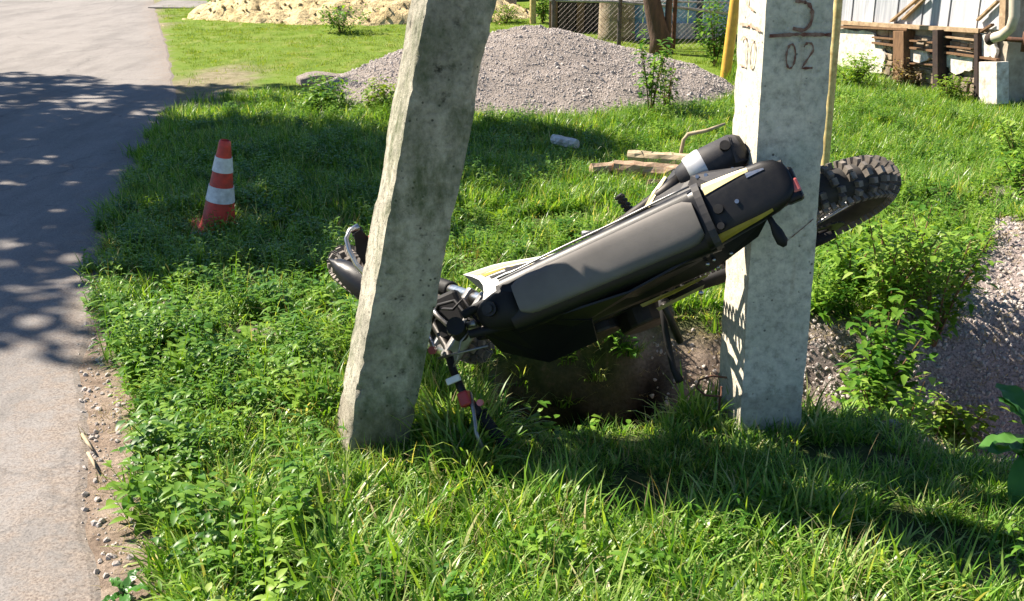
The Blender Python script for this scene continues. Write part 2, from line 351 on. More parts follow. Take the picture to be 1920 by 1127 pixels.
def bare(x, y):
    e = road_edge(y); n = nz(x * 3.4, y * 3.4, 12); n2 = nz(x * 9, y * 9, 3)
    shoulder_w = -.06 + .22 * (1 - sstep(3.4, 4.7, y)) + .10 * n + .05 * n2
    v = (1 - sstep(shoulder_w - .03, shoulder_w + .06, x - e)) * sstep(-4.9, -4.4, x - e + .3 * n)
    v = max(v, sstep(.22, .5, ditch(x, y) + .12 * n + .06 * n2))
    gb = sstep(1.15, 1.5, x + .3 * n) * sstep(3.3, 3.7, y) * (1 - sstep(3.9, 4.35, y + .5 * n - .75 * (x - 1.6)))
    v = max(v, gb)
    v = max(v, sstep(1.12, 1.35, x + .2 * n) * sstep(2.72, 2.9, y + .15 * n - .08 * (x - 1.2)) * (1 - sstep(3.7, 3.9, y)))
    v = max(v, sstep(.40, .50, x + .08 * n2) * (1 - sstep(1.25, 1.4, x + .15 * n)) * sstep(3.3, 3.4, y) * (1 - sstep(3.88, 4.02, y + .08 * n)))
    pat = lambda cx, cy, rx, ry: 1 - sstep(.55, 1.05, math.hypot((x - cx) / rx, (y - cy) / ry) + .35 * n)
    v = max(v, pat(-2.95, 10.4, .55, 1.8) * .75, pat(-2.4, 9.2, .6, .3) * .9, pat(-.98, 3.78, .17, .16) * .9, pat(-1.33, 4.15, .2, .12) * .8, pat(2.9, 5.3, .5, .7) * .8,
            pat(.22, 2.18, .22, .1) * .7, pat(1.18, 2.18, .3, .14) * .8, pat(1.15, 1.93, .2, .1) * .6, pat(-.2, 7.6, 1.0, .2) * .5)
    return min(1, v)
def axis(parts):
    a = []
    for x0, x1, st in parts: a += list(np.arange(x0, x1, st))
    return a
XS = axis([(-80, -14, 6), (-14, -5, .5), (-5, -2.4, .12), (-2.4, 3.0, .032), (3.0, 6, .1), (6, 14, .5), (14, 81, 6)])
YS = axis([(-20, 1.2, 1.2), (1.2, 1.8, .1), (1.8, 5.2, .032), (5.2, 9, .08), (9, 20, .25), (20, 90, 5)])
def grid_mesh(name, xs, ys, fz, mats, attrs=()):
    nx, ny = len(xs), len(ys)
    vs_ = [(x, y, fz(x, y)) for y in ys for x in xs]
    fs_ = [(j * nx + i, j * nx + i + 1, (j + 1) * nx + i + 1, (j + 1) * nx + i) for j in range(ny - 1) for i in range(nx - 1)]
    me = bpy.data.meshes.new(name); me.from_pydata(vs_, [], fs_)
    for m in mats: me.materials.append(m)
    me.polygons.foreach_set('use_smooth', [True] * len(fs_))
    for an, fn in attrs:
        a = me.attributes.new(an, 'FLOAT', 'POINT'); a.data.foreach_set('value', [fn(v[0], v[1]) for v in vs_])
    o = bpy.data.objects.new(name, me); COL.objects.link(o); return o
ground = grid_mesh('ground', XS, YS, hz, [M['ground']], [('bare', bare), ('grit', lambda x, y: sstep(1.1, 1.5, x + .25 * nz(x * 2, y * 2, 15)) * sstep(2.4, 2.7, y) * (1 - sstep(5.5, 6.5, y))), ('hollow_shade', lambda x, y: sstep(.12, .4, ditch(x, y) + .15 * nz(x * 5, y * 5, 8)) * sstep(-.3, .1, x) * (1 - sstep(.50, .70, x + .12 * nz(x * 3, y * 3, 2)))), ('lawn', lambda x, y: max(sstep(8.6, 9.6, y), float(x < road_edge(y) - 4)))])  # includes the mask that paints shade into the hollow's soil
tag(ground, kind='structure')
# road: its own sheet just above the ground, with a crumbling edge
rys = axis([(-20, 1.5, 1), (1.5, 6, .045), (6, 20, .15), (20, 90, 4)])
rb = MB(); rv = []
cols = 12
for y in rys:
    e = road_edge(y) + .035 * nz(y * 2.2, 7) + .022 * nz(y * 9, 3) + .012 * nz(y * 28, 1)
    for k in range(cols + 1):
        t = (1 - (1 - k / (cols - 1)) ** 1.6) * .994 if k < cols else 1
        x = e - 4.2 * (1 - t) if k else e - 4.2
        if k == cols: x += .02
        rv.append((x, y, .007 - .004 * (k == cols - 1) if k < cols else -.010))
rb.add(rv, [(j * (cols + 1) + k, j * (cols + 1) + k + 1, (j + 1) * (cols + 1) + k + 1, (j + 1) * (cols + 1) + k) for j in range(len(rys) - 1) for k in range(cols)])
road = rb.build('road', M['asphalt'])
_a = road.data.attributes.new('dusty', 'FLOAT', 'POINT'); _a.data.foreach_set('value', [max(0., 1 - (road_edge(v.co.y) - v.co.x) / .55) for v in road.data.vertices]); tag(road, kind='structure')
# side path at the far top left
a_, b_ = G(275, 6), G(375, 4)
sp_ = MB().plate([(-6.6, 20.0, .024), (-5.2, 19.8, .024), (-4.6, 21.4, .024), (-6.9, 21.8, .024)], (0, 0, -.1)); tag(sp_.build('path', M['asphalt']), kind='structure')

# ------------------------------------------------------------------ scatter
def scatter(name, pts, templates, label=None, parent=None, mat_root=None):
    """pts: list of (x,y,z, rx,ry,rz, scale, index)"""
    me = bpy.data.meshes.new(name); me.from_pydata([p[:3] for p in pts], [], [])
    a = me.attributes.new('rot', 'FLOAT_VECTOR', 'POINT'); a.data.foreach_set('vector', [c for p in pts for c in p[3:6]])
    a = me.attributes.new('scl', 'FLOAT', 'POINT'); a.data.foreach_set('value', [p[6] for p in pts])
    a = me.attributes.new('idx', 'INT', 'POINT'); a.data.foreach_set('value', [int(p[7]) for p in pts])
    o = bpy.data.objects.new(name, me); COL.objects.link(o); o['kind'] = 'stuff'
    if parent is not None: o.parent = parent
    coll = bpy.data.collections.new(name + '_kinds')
    for i, tp in enumerate(templates):
        ob = bpy.data.objects.new('%s_kind_%02d' % (name, i), tp); coll.objects.link(ob)
    g = bpy.data.node_groups.new(name, 'GeometryNodeTree')
    g.interface.new_socket('Geometry', in_out='INPUT', socket_type='NodeSocketGeometry'); g.interface.new_socket('Geometry', in_out='OUTPUT', socket_type='NodeSocketGeometry')
    gi = g.nodes.new('NodeGroupInput'); go = g.nodes.new('NodeGroupOutput'); ip = g.nodes.new('GeometryNodeInstanceOnPoints')
    ci = g.nodes.new('GeometryNodeCollectionInfo'); ci.inputs['Collection'].default_value = coll; ci.inputs['Separate Children'].default_value = True; ci.inputs['Reset Children'].default_value = True
    def na(nm, ty):
        n = g.nodes.new('GeometryNodeInputNamedAttribute'); n.data_type = ty; n.inputs['Name'].default_value = nm
        return [s_ for s_ in n.outputs if s_.enabled and s_.name == 'Attribute'][0]
    L = g.links.new
    L(gi.outputs[0], ip.inputs['Points']); L(ci.outputs[0], ip.inputs['Instance']); ip.inputs['Pick Instance'].default_value = True
    L(na('idx', 'INT'), ip.inputs['Instance Index']); L(na('rot', 'FLOAT_VECTOR'), ip.inputs['Rotation']); L(na('scl', 'FLOAT'), ip.inputs['Scale']); L(ip.outputs[0], go.inputs[0])
    md = o.modifiers.new('scatter', 'NODES'); md.node_group = g
    if label: o['label'] = label
    return o
def leaf_mesh(name, V, F, T, mat):
    me = bpy.data.meshes.new(name); me.from_pydata(V, [], F); me.materials.append(mat)
    a = me.attributes.new('tint', 'FLOAT', 'POINT'); a.data.foreach_set('value', T)
    me.polygons.foreach_set('use_smooth', [True] * len(F)); return me
def blade(V, F, T, rnd, base, h, w, az, lean, curl, tint, segs=4):
    p = Vector(base); d = Vector((math.cos(az), math.sin(az), 0)); s_ = Vector((-d.y, d.x, 0)); n0 = len(V)
    ang = lean
    for i in range(segs + 1):
        t = i / segs; ww = w * (1 - t ** 1.7) * .5
        if i == segs: V.append(tuple(p)); T.append(min(1, tint + .12))
        else:
            V.append(tuple(p - s_ * ww)); V.append(tuple(p + s_ * ww)); T += [min(1, tint + .12 * t)] * 2
        p = p + (d * math.sin(ang) + Vector((0, 0, 1)) * math.cos(ang)) * (h / segs); ang += curl / segs
    for i in range(segs - 1): F.append((n0 + 2 * i, n0 + 2 * i + 1, n0 + 2 * i + 3, n0 + 2 * i + 2))
    F.append((n0 + 2 * segs - 2, n0 + 2 * segs - 1, n0 + 2 * segs))
def tuft(seed, n, h, w, rad, lean=.25, curl=1.4, mat='grass', dry=.08, segs=4):
    r = random.Random(seed); V, F, T = [], [], []
    for i in range(n):
        q = r.random() * 2 * PI; rr = rad * math.sqrt(r.random()); hh = h * r.uniform(.45, 1.1)
        tint = r.random() if r.random() > dry else 1.0 + r.random() * .6
        blade(V, F, T, r, (math.cos(q) * rr, math.sin(q) * rr, -.01), hh, w * r.uniform(.6, 1.3), q + r.gauss(0, .9), abs(r.gauss(lean, .25)), r.uniform(.2, 1) * curl, min(1.5, tint), segs)
    return leaf_mesh('tuft', V, F, T, M[mat])
def leafq(V, F, T, p, d, up, L_, W_, tint, fold=.25, droop=.4):
    """pointed oval leaf: 8 verts, folded along the midrib"""
    d = d.normalized(); s_ = d.cross(up).normalized(); u = s_.cross(d); n0 = len(V)
    for t, ww in ((0, .04), (.3, 1), (.65, .8), (1, 0)):
        c = p + d * (L_ * t) - Vector((0, 0, 1)) * (droop * L_ * t * t)
        if ww == 0: V.append(tuple(c)); T.append(tint)
        else:
            V.append(tuple(c - s_ * W_ * .5 * ww + u * fold * W_ * .5 * ww)); V.append(tuple(c)); V.append(tuple(c + s_ * W_ * .5 * ww + u * fold * W_ * .5 * ww)); T += [tint, min(1, tint + .06), tint]
    F += [(n0, n0+1, n0+4, n0+3), (n0+1, n0+2, n0+5, n0+4), (n0+3, n0+4, n0+7, n0+6), (n0+4, n0+5, n0+8, n0+7), (n0+6, n0+7, n0+9), (n0+7, n0+8, n0+9)]
def weed(seed, stems, h, L_, W_, spread=.5, mat='weed', per=7, rosette=False):
    r = random.Random(seed); V, F, T = [], [], []
    for k in range(stems):
        az = r.random() * 2 * PI; hh = h * r.uniform(.5, 1.1); ln = r.uniform(.05, spread); tb = r.random()
        base = Vector((r.uniform(-.03, .03), r.uniform(-.03, .03), 0))
        tip = base + Vector((math.cos(az) * math.sin(ln), math.sin(az) * math.sin(ln), math.cos(ln))) * hh
        n0 = len(V); sd = Vector((-math.sin(az), math.cos(az), 0)) * .0022
        V += [tuple(base - sd), tuple(base + sd), tuple(tip + sd * .4), tuple(tip - sd * .4)]; T += [.3] * 4; F.append((n0, n0+1, n0+2, n0+3))
        for j in range(per):
            t = (.15 + .85 * j / (per - 1)) if not rosette else .1 * r.random()
            p = base.lerp(tip, t); a2 = az + j * 2.4 + r.gauss(0, .3)
            el = r.uniform(.1, .7) if not rosette else r.uniform(.2, 1.0)
            d = Vector((math.cos(a2) * math.cos(el), math.sin(a2) * math.cos(el), math.sin(el)))
            sz = r.uniform(.7, 1.15) * (1 - .35 * t if not rosette else 1)
            leafq(V, F, T, p, d, Vector((0, 0, 1)), L_ * sz, W_ * sz, min(1, max(0, tb * .5 + r.random() * .5)))
    return leaf_mesh('weed', V, F, T, M[mat])
def clod(seed, mat, flat=.7):
    r = random.Random(seed); V = []
    import bmesh
    bm = bmesh.new(); bmesh.ops.create_icosphere(bm, subdivisions=1, radius=1)
    for v in bm.verts: v.co *= r.uniform(.65, 1.15); v.co.z *= flat
    me = bpy.data.meshes.new('clod'); bm.to_mesh(me); bm.free(); me.materials.append(mat); return me
# ------------------------------------------------------------------ concrete poles of the A-shaped power line support
def pole_mesh(name, base, axis_dir, width, depth, yaw, length, seed, chip, mat, parent, sink=.5):
    """square section pole: local x = width, y = depth; corners crumble by 'chip'"""
    ax = Vector(axis_dir).normalized(); X = Vector((math.cos(yaw), math.sin(yaw), 0)); X = (X - ax * X.dot(ax)).normalized(); Y = ax.cross(X)
    sec = []
    m = 9
    for a, b in (((-1, -1), (1, -1)), ((1, -1), (1, 1)), ((1, 1), (-1, 1)), ((-1, 1), (-1, -1))):
        for k in range(m):
            t = k / m; t = t + .06 * math.sin(t * 2 * PI) * -1
            sec.append((lerp(a[0], b[0], t), lerp(a[1], b[1], t)))
    rings_ = []; st = .022; n = int(2.6 / st) ; zs = [-sink + i * st for i in range(n)] + [2.2 + i * .25 for i in range(int((length - 2.2) / .25) + 1)]
    for z in zs:
        tp = 1 - .012 * z; r = []
        for (u, v) in sec:
            e = max(0, abs(u) + abs(v) - 1.72) / .28                       # 1 at the corners
            hl = mn.noise(Vector((u * 2 + seed, v * 2, z * 5.5))); hs = mn.noise(Vector((u * 5 + seed, v * 5, z * 24)))
            c = chip * e * (max(0, hl - .08) * 1.7 + max(0, hs - .12) * 1.5 + .035)
            rough = chip * .07 * mn.noise(Vector((u * 7 + seed, v * 7, z * 16)))
            k = 1 - c + rough
            r.append(Vector(base) + ax * z + X * (u * width / 2 * tp * k) + Y * (v * depth / 2 * tp * k))
        rings_.append(r)
    mb = MB().rings(rings_); o = mb.build(name, mat, parent, smooth=True, auto=38)
    def face(side, u, z, off=.0015):
        """a point on a face: side 'front' (v=-1) or 'left' (u=-1)"""
        tp = 1 - .012 * z
        if side == 'front': return Vector(base) + ax * z + X * (u * width / 2 * tp) - Y * (depth / 2 * tp + off)
        return Vector(base) + ax * z - X * (width / 2 * tp + off) - Y * (u * depth / 2 * tp)
    return o, face
YAW = math.radians(18)
STRUT_DIR = Vector((.212, .0, 1)).normalized()
strut = empty('concrete_pole', (-.435, 2.92, -.01), 'rough mossy concrete strut leaning to the right beside the orange cone', 'concrete pole', 'two legs of the concrete power line support')
post = empty('concrete_pole', (.772, 3.03, 0), 'upright grey concrete post with painted numbers and the motorcycle wedged against it', 'concrete pole', 'two legs of the concrete power line support')
bpy.context.view_layer.update()
so, sface = pole_mesh('shaft', (0, 0, 0), STRUT_DIR, .185, .19, YAW - .02, 5.5, 3.1, .14, M['strut'], strut)
po, pface = pole_mesh('shaft', (0, 0, 0), (-.016, 0, 1), .196, .21, math.radians(8), 8.5, 8.4, .035, M['post'], post)
# painted figures on the post: brush strokes lying on the faces
def strokes(name, lines, side, width, mat, parent, face, seed=0):
    mb = MB(); r = random.Random(seed)
    for ln in lines:
        P_ = []
        for (u0, z0), (u1, z1) in zip(ln, ln[1:]):
            k = max(2, int(math.hypot((u1 - u0) * .1, z1 - z0) / .006))
            for i in range(k): P_.append((lerp(u0, u1, i / k), lerp(z0, z1, i / k)))
        P_.append(ln[-1]); vs_ = []
        for i, (u, z) in enumerate(P_):
            a = P_[max(0, i - 1)]; b = P_[min(len(P_) - 1, i + 1)]; du, dz = (b[0] - a[0]) * .1, b[1] - a[1]; L_ = math.hypot(du, dz) or 1
            ww = width * (.7 + .9 * mn.noise(Vector((i * .4, seed, 1)))); nu, nz_ = -dz / L_ * ww / .1, du / L_ * ww
            for s_ in (-.5, .5): vs_.append(face(side, u + nu * s_, z + nz_ * s_, .0035 + .0008 * (seed % 3)))
        mb.add(vs_, [(2 * i, 2 * i + 1, 2 * i + 3, 2 * i + 2) for i in range(len(P_) - 1)])
    return mb.build(name, mat, parent)
def arc(cx, cz, ru, rz, a0, a1, n=12): return [(cx + ru * math.cos(math.radians(lerp(a0, a1, i / n))), cz + rz * math.sin(math.radians(lerp(a0, a1, i / n)))) for i in range(n + 1)]
ZL = 1.212
five = [[(.30, ZL + .155), (-.1, ZL + .15), (-.14, ZL + .088), (.12, ZL + .085)] + arc(.08, ZL + .048, .26, .036, 85, -95)  + [(-.2, ZL + .018)]]
o5 = strokes('painted_number', five, 'front', .013, M['rustpaint'], post, pface, 1); o5['label'] = 'brown painted 5 above the line'
strokes('painted_line', [[(-.86, ZL), (-.1, ZL + .002), (.92, ZL - .002)]], 'front', .013, M['rustpaint'], post, pface, 2)
n02 = [arc(-.2, ZL - .055, .13, .032, 90, 450, 20), arc(.3, ZL - .038, .14, .017, 160, -20, 8) + [(.14, ZL - .088), (.46, ZL - .088)]]
o2 = strokes('painted_number', n02, 'front', .007, M['rustpaint'], post, pface, 4); o2['label'] = 'thin brown painted 02 below the line'
strokes('painted_line', [[(.85, ZL + .012), (.1, ZL + .02), (-.7, ZL + .016)]], 'left', .011, M['fadedpaint'], post, pface, 5)
o3 = strokes('painted_number', [arc(.3, ZL - .055, .2, .038, 90, 450, 20), arc(-.35, ZL - .035, .2, .02, 160, -20, 8) + [(-.15, ZL - .095), (-.6, ZL - .095)]], 'left', .008, M['fadedpaint'], post, pface, 7); o3['label'] = 'faded red 02 on the sunlit face'
o3 = strokes('painted_number', [[(.2, ZL + .12), (-.25, ZL + .12), (-.25, ZL + .07), (.3, ZL + .06)]], 'left', .007, M['fadedpaint'], post, pface, 8); o3['label'] = 'faded red figure on the sunlit face'
strokes('scratch', [[(.1, .64), (.55, .675), (.85, .70)]], 'front', .003, M['rustpaint'], post, pface, 9)

# rusty wire loop at the foot of the post
W0 = CD(1350, 738, 3.19)
lp = [CD(x, y, d) for x, y, d in ((1362, 708, 3.17), (1335, 705, 3.13), (1312, 712, 3.12), (1306, 727, 3.12), (1322, 741, 3.12), (1352, 744, 3.13), (1352, 725, 3.14), (1348, 770, 3.15))]
tag(MB().tube(lp, .0035, 6).build('wire_loop', M['rust'], smooth=True), 'rusty bent wire loop at the foot of the upright post', 'wire')

# ------------------------------------------------------------------ the motorcycle
DTOC = Matrix(((1, 0, 0), (0, sp, cp), (0, cp, -sp)))      # camera axes (right, up, into the picture) -> world
def cvec(x, y, z):                                          # z towards the viewer
    return Vector((x, y * sp - z * cp, y * cp + z * sp))
Fv = Vector((-.868, -.385, -.26)).normalized()
Lv = Vector((.42, -.90, .22)); Lv = (Lv - Fv * Lv.dot(Fv)).normalized(); Uv = Fv.cross(Lv)
BO = CD(1128, 488, 2.98)
BM = Matrix((cvec(*Fv), cvec(*Lv), cvec(*Uv))).transposed().to_4x4(); BM.translation = BO
BI = BM.inverted()
bike = empty('motorcycle', (0, 0, 0), 'black off-road motorcycle lying on its side wedged between two concrete poles', 'motorcycle')
bike.matrix_world = BM
def bl(px, py, z):
    """bike coordinates of the bearing (px,py) where it crosses height z above the seat plane"""
    o = BI @ CAMP; d = (BI.to_3x3() @ ray(px, py)); return o + d * ((z - o.z) / d.z)
def bd(px, py, depth): return BI @ CD(px, py, depth)
V3 = Vector
def bpart(mb, name, mat, par=None, **kw): return mb.build(name, mat, par or bike, **kw)
# seat: rounded pad, grey top, sloping black flanks
def oval_ring(x, hw, zt, th, n=20, p=3.0, yo=0):
    r = []
    for k in range(n):
        a = 2 * PI * k / n; c, s_ = math.cos(a), math.sin(a)
        r.append(V3((x, yo + hw * math.copysign(abs(c) ** (2 / p), c), zt - th / 2 + th / 2 * math.copysign(abs(s_) ** (2 / p), s_))))
    return r
mb = MB(); rr = []
for i in range(25):
    t = i / 24; x = lerp(-.288, .272, t); e = min(1, (min(t, 1 - t) / .065)) ** .45 if 0 < t < 1 else .72
    e = .78 + .22 * e if 0 < t < 1 else .74
    rr.append(oval_ring(x, lerp(.066, .056, t) * e, -.004 * math.sin(PI * t) + .006 * t, .055 * (e if e > .8 else .7), 24, 3.4))
mb.rings(rr); bpart(mb, 'seat', M['seat'], smooth=True, auto=50)
mb = MB(); rr = []
for i in range(15):
    t = i / 14; rr.append(oval_ring(lerp(-.31, .315, t), lerp(.098, .086, t), -.028, .085, 16, 3))
mb.rings(rr); bpart(mb, 'seat_base', M['black'], smooth=True, auto=50)
# piping along the seat's sunlit edge
mb = MB(); pp = [V3((lerp(-.30, .31, i / 12), -lerp(.095, .08, i / 12), -.022 + .004 * math.sin(i))) for i in range(13)]
mb.tube(pp, .0032, 6); bpart(mb, 'trim', M['alu'], smooth=True)
# tank ahead of the seat
mb = MB(); rr = []
for x, hw, zt, th in ((.27, .07, -.03, .12), (.31, .068, -.02, .15), (.35, .06, -.02, .15), (.39, .05, -.03, .14), (.41, .035, -.04, .12)):
    rr.append(oval_ring(x, hw, zt, th, 20, 2.6))
mb.rings(rr); bpart(mb, 'tank', M['mattblack'], smooth=True)
cap = MB(); cap.tube([V3((.36, -.005, -.03)), V3((.36, -.005, -.005))], .022, 18); cap.tube([V3((.36, -.005, -.005)), V3((.36, -.005, .003))], .013, 12); bpart(cap, 'tank_cap', M['steel'], smooth=True, auto=40)
# tail: long narrow rear fender
mb = MB(); rr = []
tail = [(-.285, .092, -.012, .10), (-.33, .088, -.004, .09), (-.38, .084, .004, .075), (-.44, .08, .012, .06), (-.495, .073, .018, .05), (-.53, .062, .02, .045), (-.55, .042, .018, .035), (-.557, .02, .012, .02)]
for x, hw, zt, th in tail: rr.append(oval_ring(x, hw, zt, th, 24, 3.2))
mb.rings(rr); bpart(mb, 'rear_fender', M['black'], smooth=True, auto=60)
# seat strap, bolts and deck fittings on the tail
mb = MB(); rr = []
for i in range(13):
    a = PI * (i / 12); rr.append([V3((-.312 + dx, .097 * math.cos(a), -.045 + (.056 + dz) * math.sin(a) ** .5)) for dx, dz in ((-.010, 0), (.010, 0), (.010, .004), (-.010, .004))])
mb.rings(rr); bpart(mb, 'seat_strap', M['darkgrey'])
for (px, py, rad) in ((1347, 392, .0135), (1352, 424, .010), (1382, 378, .006)):
    c = bl(px, py, .006); mb = MB().tube([c - V3((0, 0, .01)), c + V3((0, 0, .006))], rad, 14); bpart(mb, 'bolt', M['steel'] if rad > .008 else M['chrome'], smooth=True, auto=40)
def strip(name, mat, pts, z, th=.003, par=None):
    P_ = [bl(px, py, z if not isinstance(z, (list, tuple)) else z[i]) for i, (px, py) in enumerate(pts)]
    mb = MB().plate(P_, (0, 0, -th)); return bpart(mb, name, mat, par)
# coloured flashes and a painted gloss highlight, bent along the shoulders of the tail
def shoulder(name, mat, x0, x1, side, w_, zoff=0, n=10, a0=35):
    mb = MB(); vs_ = []
    for i in range(n + 1):
        x = lerp(x0, x1, i / n)
        for j in range(len(tail) - 1):
            if tail[j + 1][0] <= x <= tail[j][0]: break
        t = (x - tail[j][0]) / (tail[j + 1][0] - tail[j][0]); hw = lerp(tail[j][1], tail[j + 1][1], t); zt = lerp(tail[j][2], tail[j + 1][2], t); th = lerp(tail[j][3], tail[j + 1][3], t)
        ww = w_ * (1 - .6 * i / n)
        for q in (0, .5, 1):
            a = math.radians(a0 + ww * (q - .5)); c, s_ = math.cos(a), math.sin(a); k = 1.018
            vs_.append(V3((x, side * hw * k * c ** (2 / 3.2), zt - th / 2 + th / 2 * 1.03 * s_ ** (2 / 3.2) + .001)))
    mb.add(vs_, [(3 * i + q, 3 * i + q + 1, 3 * i + q + 4, 3 * i + q + 3) for i in range(n) for q in (0, 1)]); return bpart(mb, name, mat)
shoulder('tail_stripe', M['cream'], -.33, -.46, -1, 46, a0=44)['label'] = 'cream stripe on the upper shoulder of the tail'
shoulder('tail_stripe', M['yellow'], -.31, -.48, 1, 34, a0=38)['label'] = 'dull yellow stripe on the lower shoulder of the tail'
shoulder('tail_stripe', M['chrome'], -.45, -.50, -1, 14, a0=62)['label'] = 'painted highlight on the glossy tail end'  # bright strip stands in for the sheen on the black tail
mb = MB().box((-.557, .028, -.002), (.022, .04, .026)); bpart(mb, 'tail_light', M['pink'], bevel=.006)
mb = MB().box((-.543, .02, -.012), (.05, .095, .04)); bpart(mb, 'lamp_housing', M['black'], bevel=.01)
# indicator stalk sticking out from the lower shoulder
a = bl(1440, 403, -.02); b = bl(1472, 462, -.04)
mb = MB(); mb.tube([a, a.lerp(b, .3), a.lerp(b, .55), a.lerp(b, .85), b], [.007, .009, .015, .016, .006], 10); bpart(mb, 'indicator', M['mattblack'], smooth=True)
# bodywork panels
def panel(name, mat, pts, th=.005, par=None, **kw):
    P_ = [bl(*p) for p in pts]; c = sum(P_, V3()) / len(P_)
    n = (P_[1] - P_[0]).cross(P_[-1] - P_[0]).normalized()
    if n.z < 0: n = -n
    mb = MB().plate(P_, n * -th); return bpart(mb, name, mat, par, **kw)
UE = [(868, 515, -.12), (932, 494, -.16), (1030, 478, -.18), (1108, 452, -.16), (1185, 416, -.12)]
LE = [(905, 563, -.05), (972, 534, -.035), (1022, 502, -.045), (1102, 468, -.055), (1186, 424, -.07)]
def shr(s_, t_, up=0):
    def ev(E_):
        k = min(3, int(s_ * 4)); f = s_ * 4 - k; return bl(*[lerp(E_[k][i_], E_[k + 1][i_], f) for i_ in range(3)])
    a_, b_ = ev(UE), ev(LE); m_ = a_.lerp(b_, t_) + V3((0, 0, .012 * math.sin(PI * t_) + up))
    if s_ < .25: m_ += V3((-.035 * math.sin(PI * t_) * (1 - s_ * 4), 0, 0))
    return m_
def sheet(name, mat, s0, s1, t0, t1, up, par=None, th=.005, ns=14, nt_=5, skew=0):
    g_ = [[shr(lerp(s0, s1, i / ns), min(1, max(0, lerp(t0, t1, j / nt_) + skew * (i / ns) + (0 if up == 0 else (.5 - j / nt_) * (t1 - t0) * (i / ns) * .9))), up) for j in range(nt_ + 1)] for i in range(ns + 1)]
    mb = MB(); rr = [row + [v - V3((0, 0, th)) for v in reversed(row)] for row in g_]; mb.rings(rr); return bpart(mb, name, mat, par, smooth=True, auto=40)
rs = sheet('shroud', M['white'], 0, 1, 0, 1, 0)
rs['label'] = 'white shroud with yellow and black flashes'
for mt, s0, s1, t0, t1, sk in (('cream', .04, .62, .02, .22, 0), ('yellow', .07, .42, .24, .36, -.03), ('mattblack', .10, .36, .40, .50, -.05), ('mattblack', .26, .74, .26, .40, -.02), ('cream', .40, .9, .42, .55, 0), ('mattblack', .10, .62, .76, .90, .04), ('darkgrey', .45, .98, .62, .72, .05)):
    sheet('graphic', M[mt], s0, s1, t0, t1, .0025, rs, .002, 10, 2, sk)
def decal(mat, pts, par): return panel('graphic', mat, pts, .002, par)
rp = panel('side_panel', M['cream'], [(1102, 462, -.10), (1180, 420, -.095), (1260, 378, -.09), (1312, 360, -.07), (1312, 366, -.05), (1240, 398, -.06), (1160, 438, -.062)], .006)
rp['label'] = 'cream yellow edge of the upper side panel'
lp_ = panel('side_panel', M['black'], [(1345, 455, -.045), (1440, 402, -.03), (1420, 440, -.09), (1340, 500, -.15), (1210, 560, -.17), (1080, 610, -.15), (1010, 600, -.06), (1180, 545, -.05)], .006)
lp_['label'] = 'black side panel in shade below the seat'
decal(M['yellow'], [(1200, 571, -.165), (1260, 545, -.163), (1330, 512, -.15), (1326, 519, -.15), (1262, 552, -.163), (1205, 576, -.165)], lp_)
decal(M['yellow'], [(1230, 578, -.172), (1320, 534, -.165), (1318, 540, -.165), (1236, 583, -.172)], lp_)
ls = panel('shroud', M['black'], [(930, 600, -.05), (1010, 600, -.05), (1110, 600, -.13), (1120, 640, -.2), (1030, 680, -.24), (940, 660, -.2), (905, 625, -.12)], .006)
ls['label'] = 'black shroud on the shaded side'
# raised rear side panel beside the muffler
rk = panel('number_panel', M['black'], [(1212, 388, -.12), (1228, 362, -.15), (1262, 318, -.17), (1297, 298, -.17), (1292, 330, -.11), (1300, 358, -.06), (1262, 378, -.07)], .008, bevel=.002)
decal(M['cream'], [(1207, 390, -.11), (1222, 362, -.14), (1246, 330, -.158), (1250, 332, -.155), (1228, 368, -.13), (1218, 388, -.11)], rk)
# exhaust silencer
m0 = bl(1278, 335, -.13); m1 = bl(1388, 278, -.15); ax = (m1 - m0).normalized()
mf = MB(); mf.tube([m0 - ax * .01, m0, m0.lerp(m1, .25), m0.lerp(m1, .45), m0.lerp(m1, .9), m1], [.026, .036, .05, .054, .052, .044], 28); mo = bpart(mf, 'silencer', M['darkgrey'], smooth=True, auto=40)
mf = MB(); mf.tube([m0.lerp(m1, .12), m0.lerp(m1, .16), m0.lerp(m1, .36), m0.lerp(m1, .4)], [.046, .0505, .056, .055], 28); bpart(mf, 'silver_band', M['silver'], mo, smooth=True, auto=40)
mf = MB(); mf.tube([m1 - ax * .01, m1, m1 + ax * .012], [.046, .044, .034], 24); bpart(mf, 'end_cap', M['black'], mo, smooth=True, auto=40)
tp = m1 + ax * .01 + V3((0, -.012, .02)); mf = MB(); mf.tube([m0.lerp(m1, .78) + V3((0, -.01, .035)), m0.lerp(m1, .82) + V3((0, -.013, .062))], .015, 16); bpart(mf, 'outlet', M['steel'], mo, smooth=True, auto=40)
# bracket below the silencer
panel('bracket', M['darkgrey'], [(1286, 356, -.09), (1296, 330, -.075), (1318, 322, -.07), (1392, 312, -.05), (1400, 318, -.03), (1330, 342, -.03)], .004)
for q in ((1308, 332), (1324, 329), (1374, 318)):
    c = bl(*q, -.064); bpart(MB().tube([c, c + V3((0, 0, .008))], .0055, 10), 'bolt', M['chrome'], smooth=True, auto=40)
# frayed heat shield behind the silencer
mb = MB(); rnd = random.Random(5)
for k in range(16):
    c = bl(1380 + k * 1.9, 306 - k * .4, -.10 - .004 * k); d = V3((-.004 - .008 * rnd.random(), -.06 - .02 * rnd.random(), .008 * rnd.random())) * (1 - .03 * k)
    mb.plate([c, c + V3((-.007, 0, 0)), c + d + V3((-.003, 0, 0)), c + d], (0, 0, .003))
bpart(mb, 'heat_shield', M['darkgrey'])['kind'] = 'stuff'
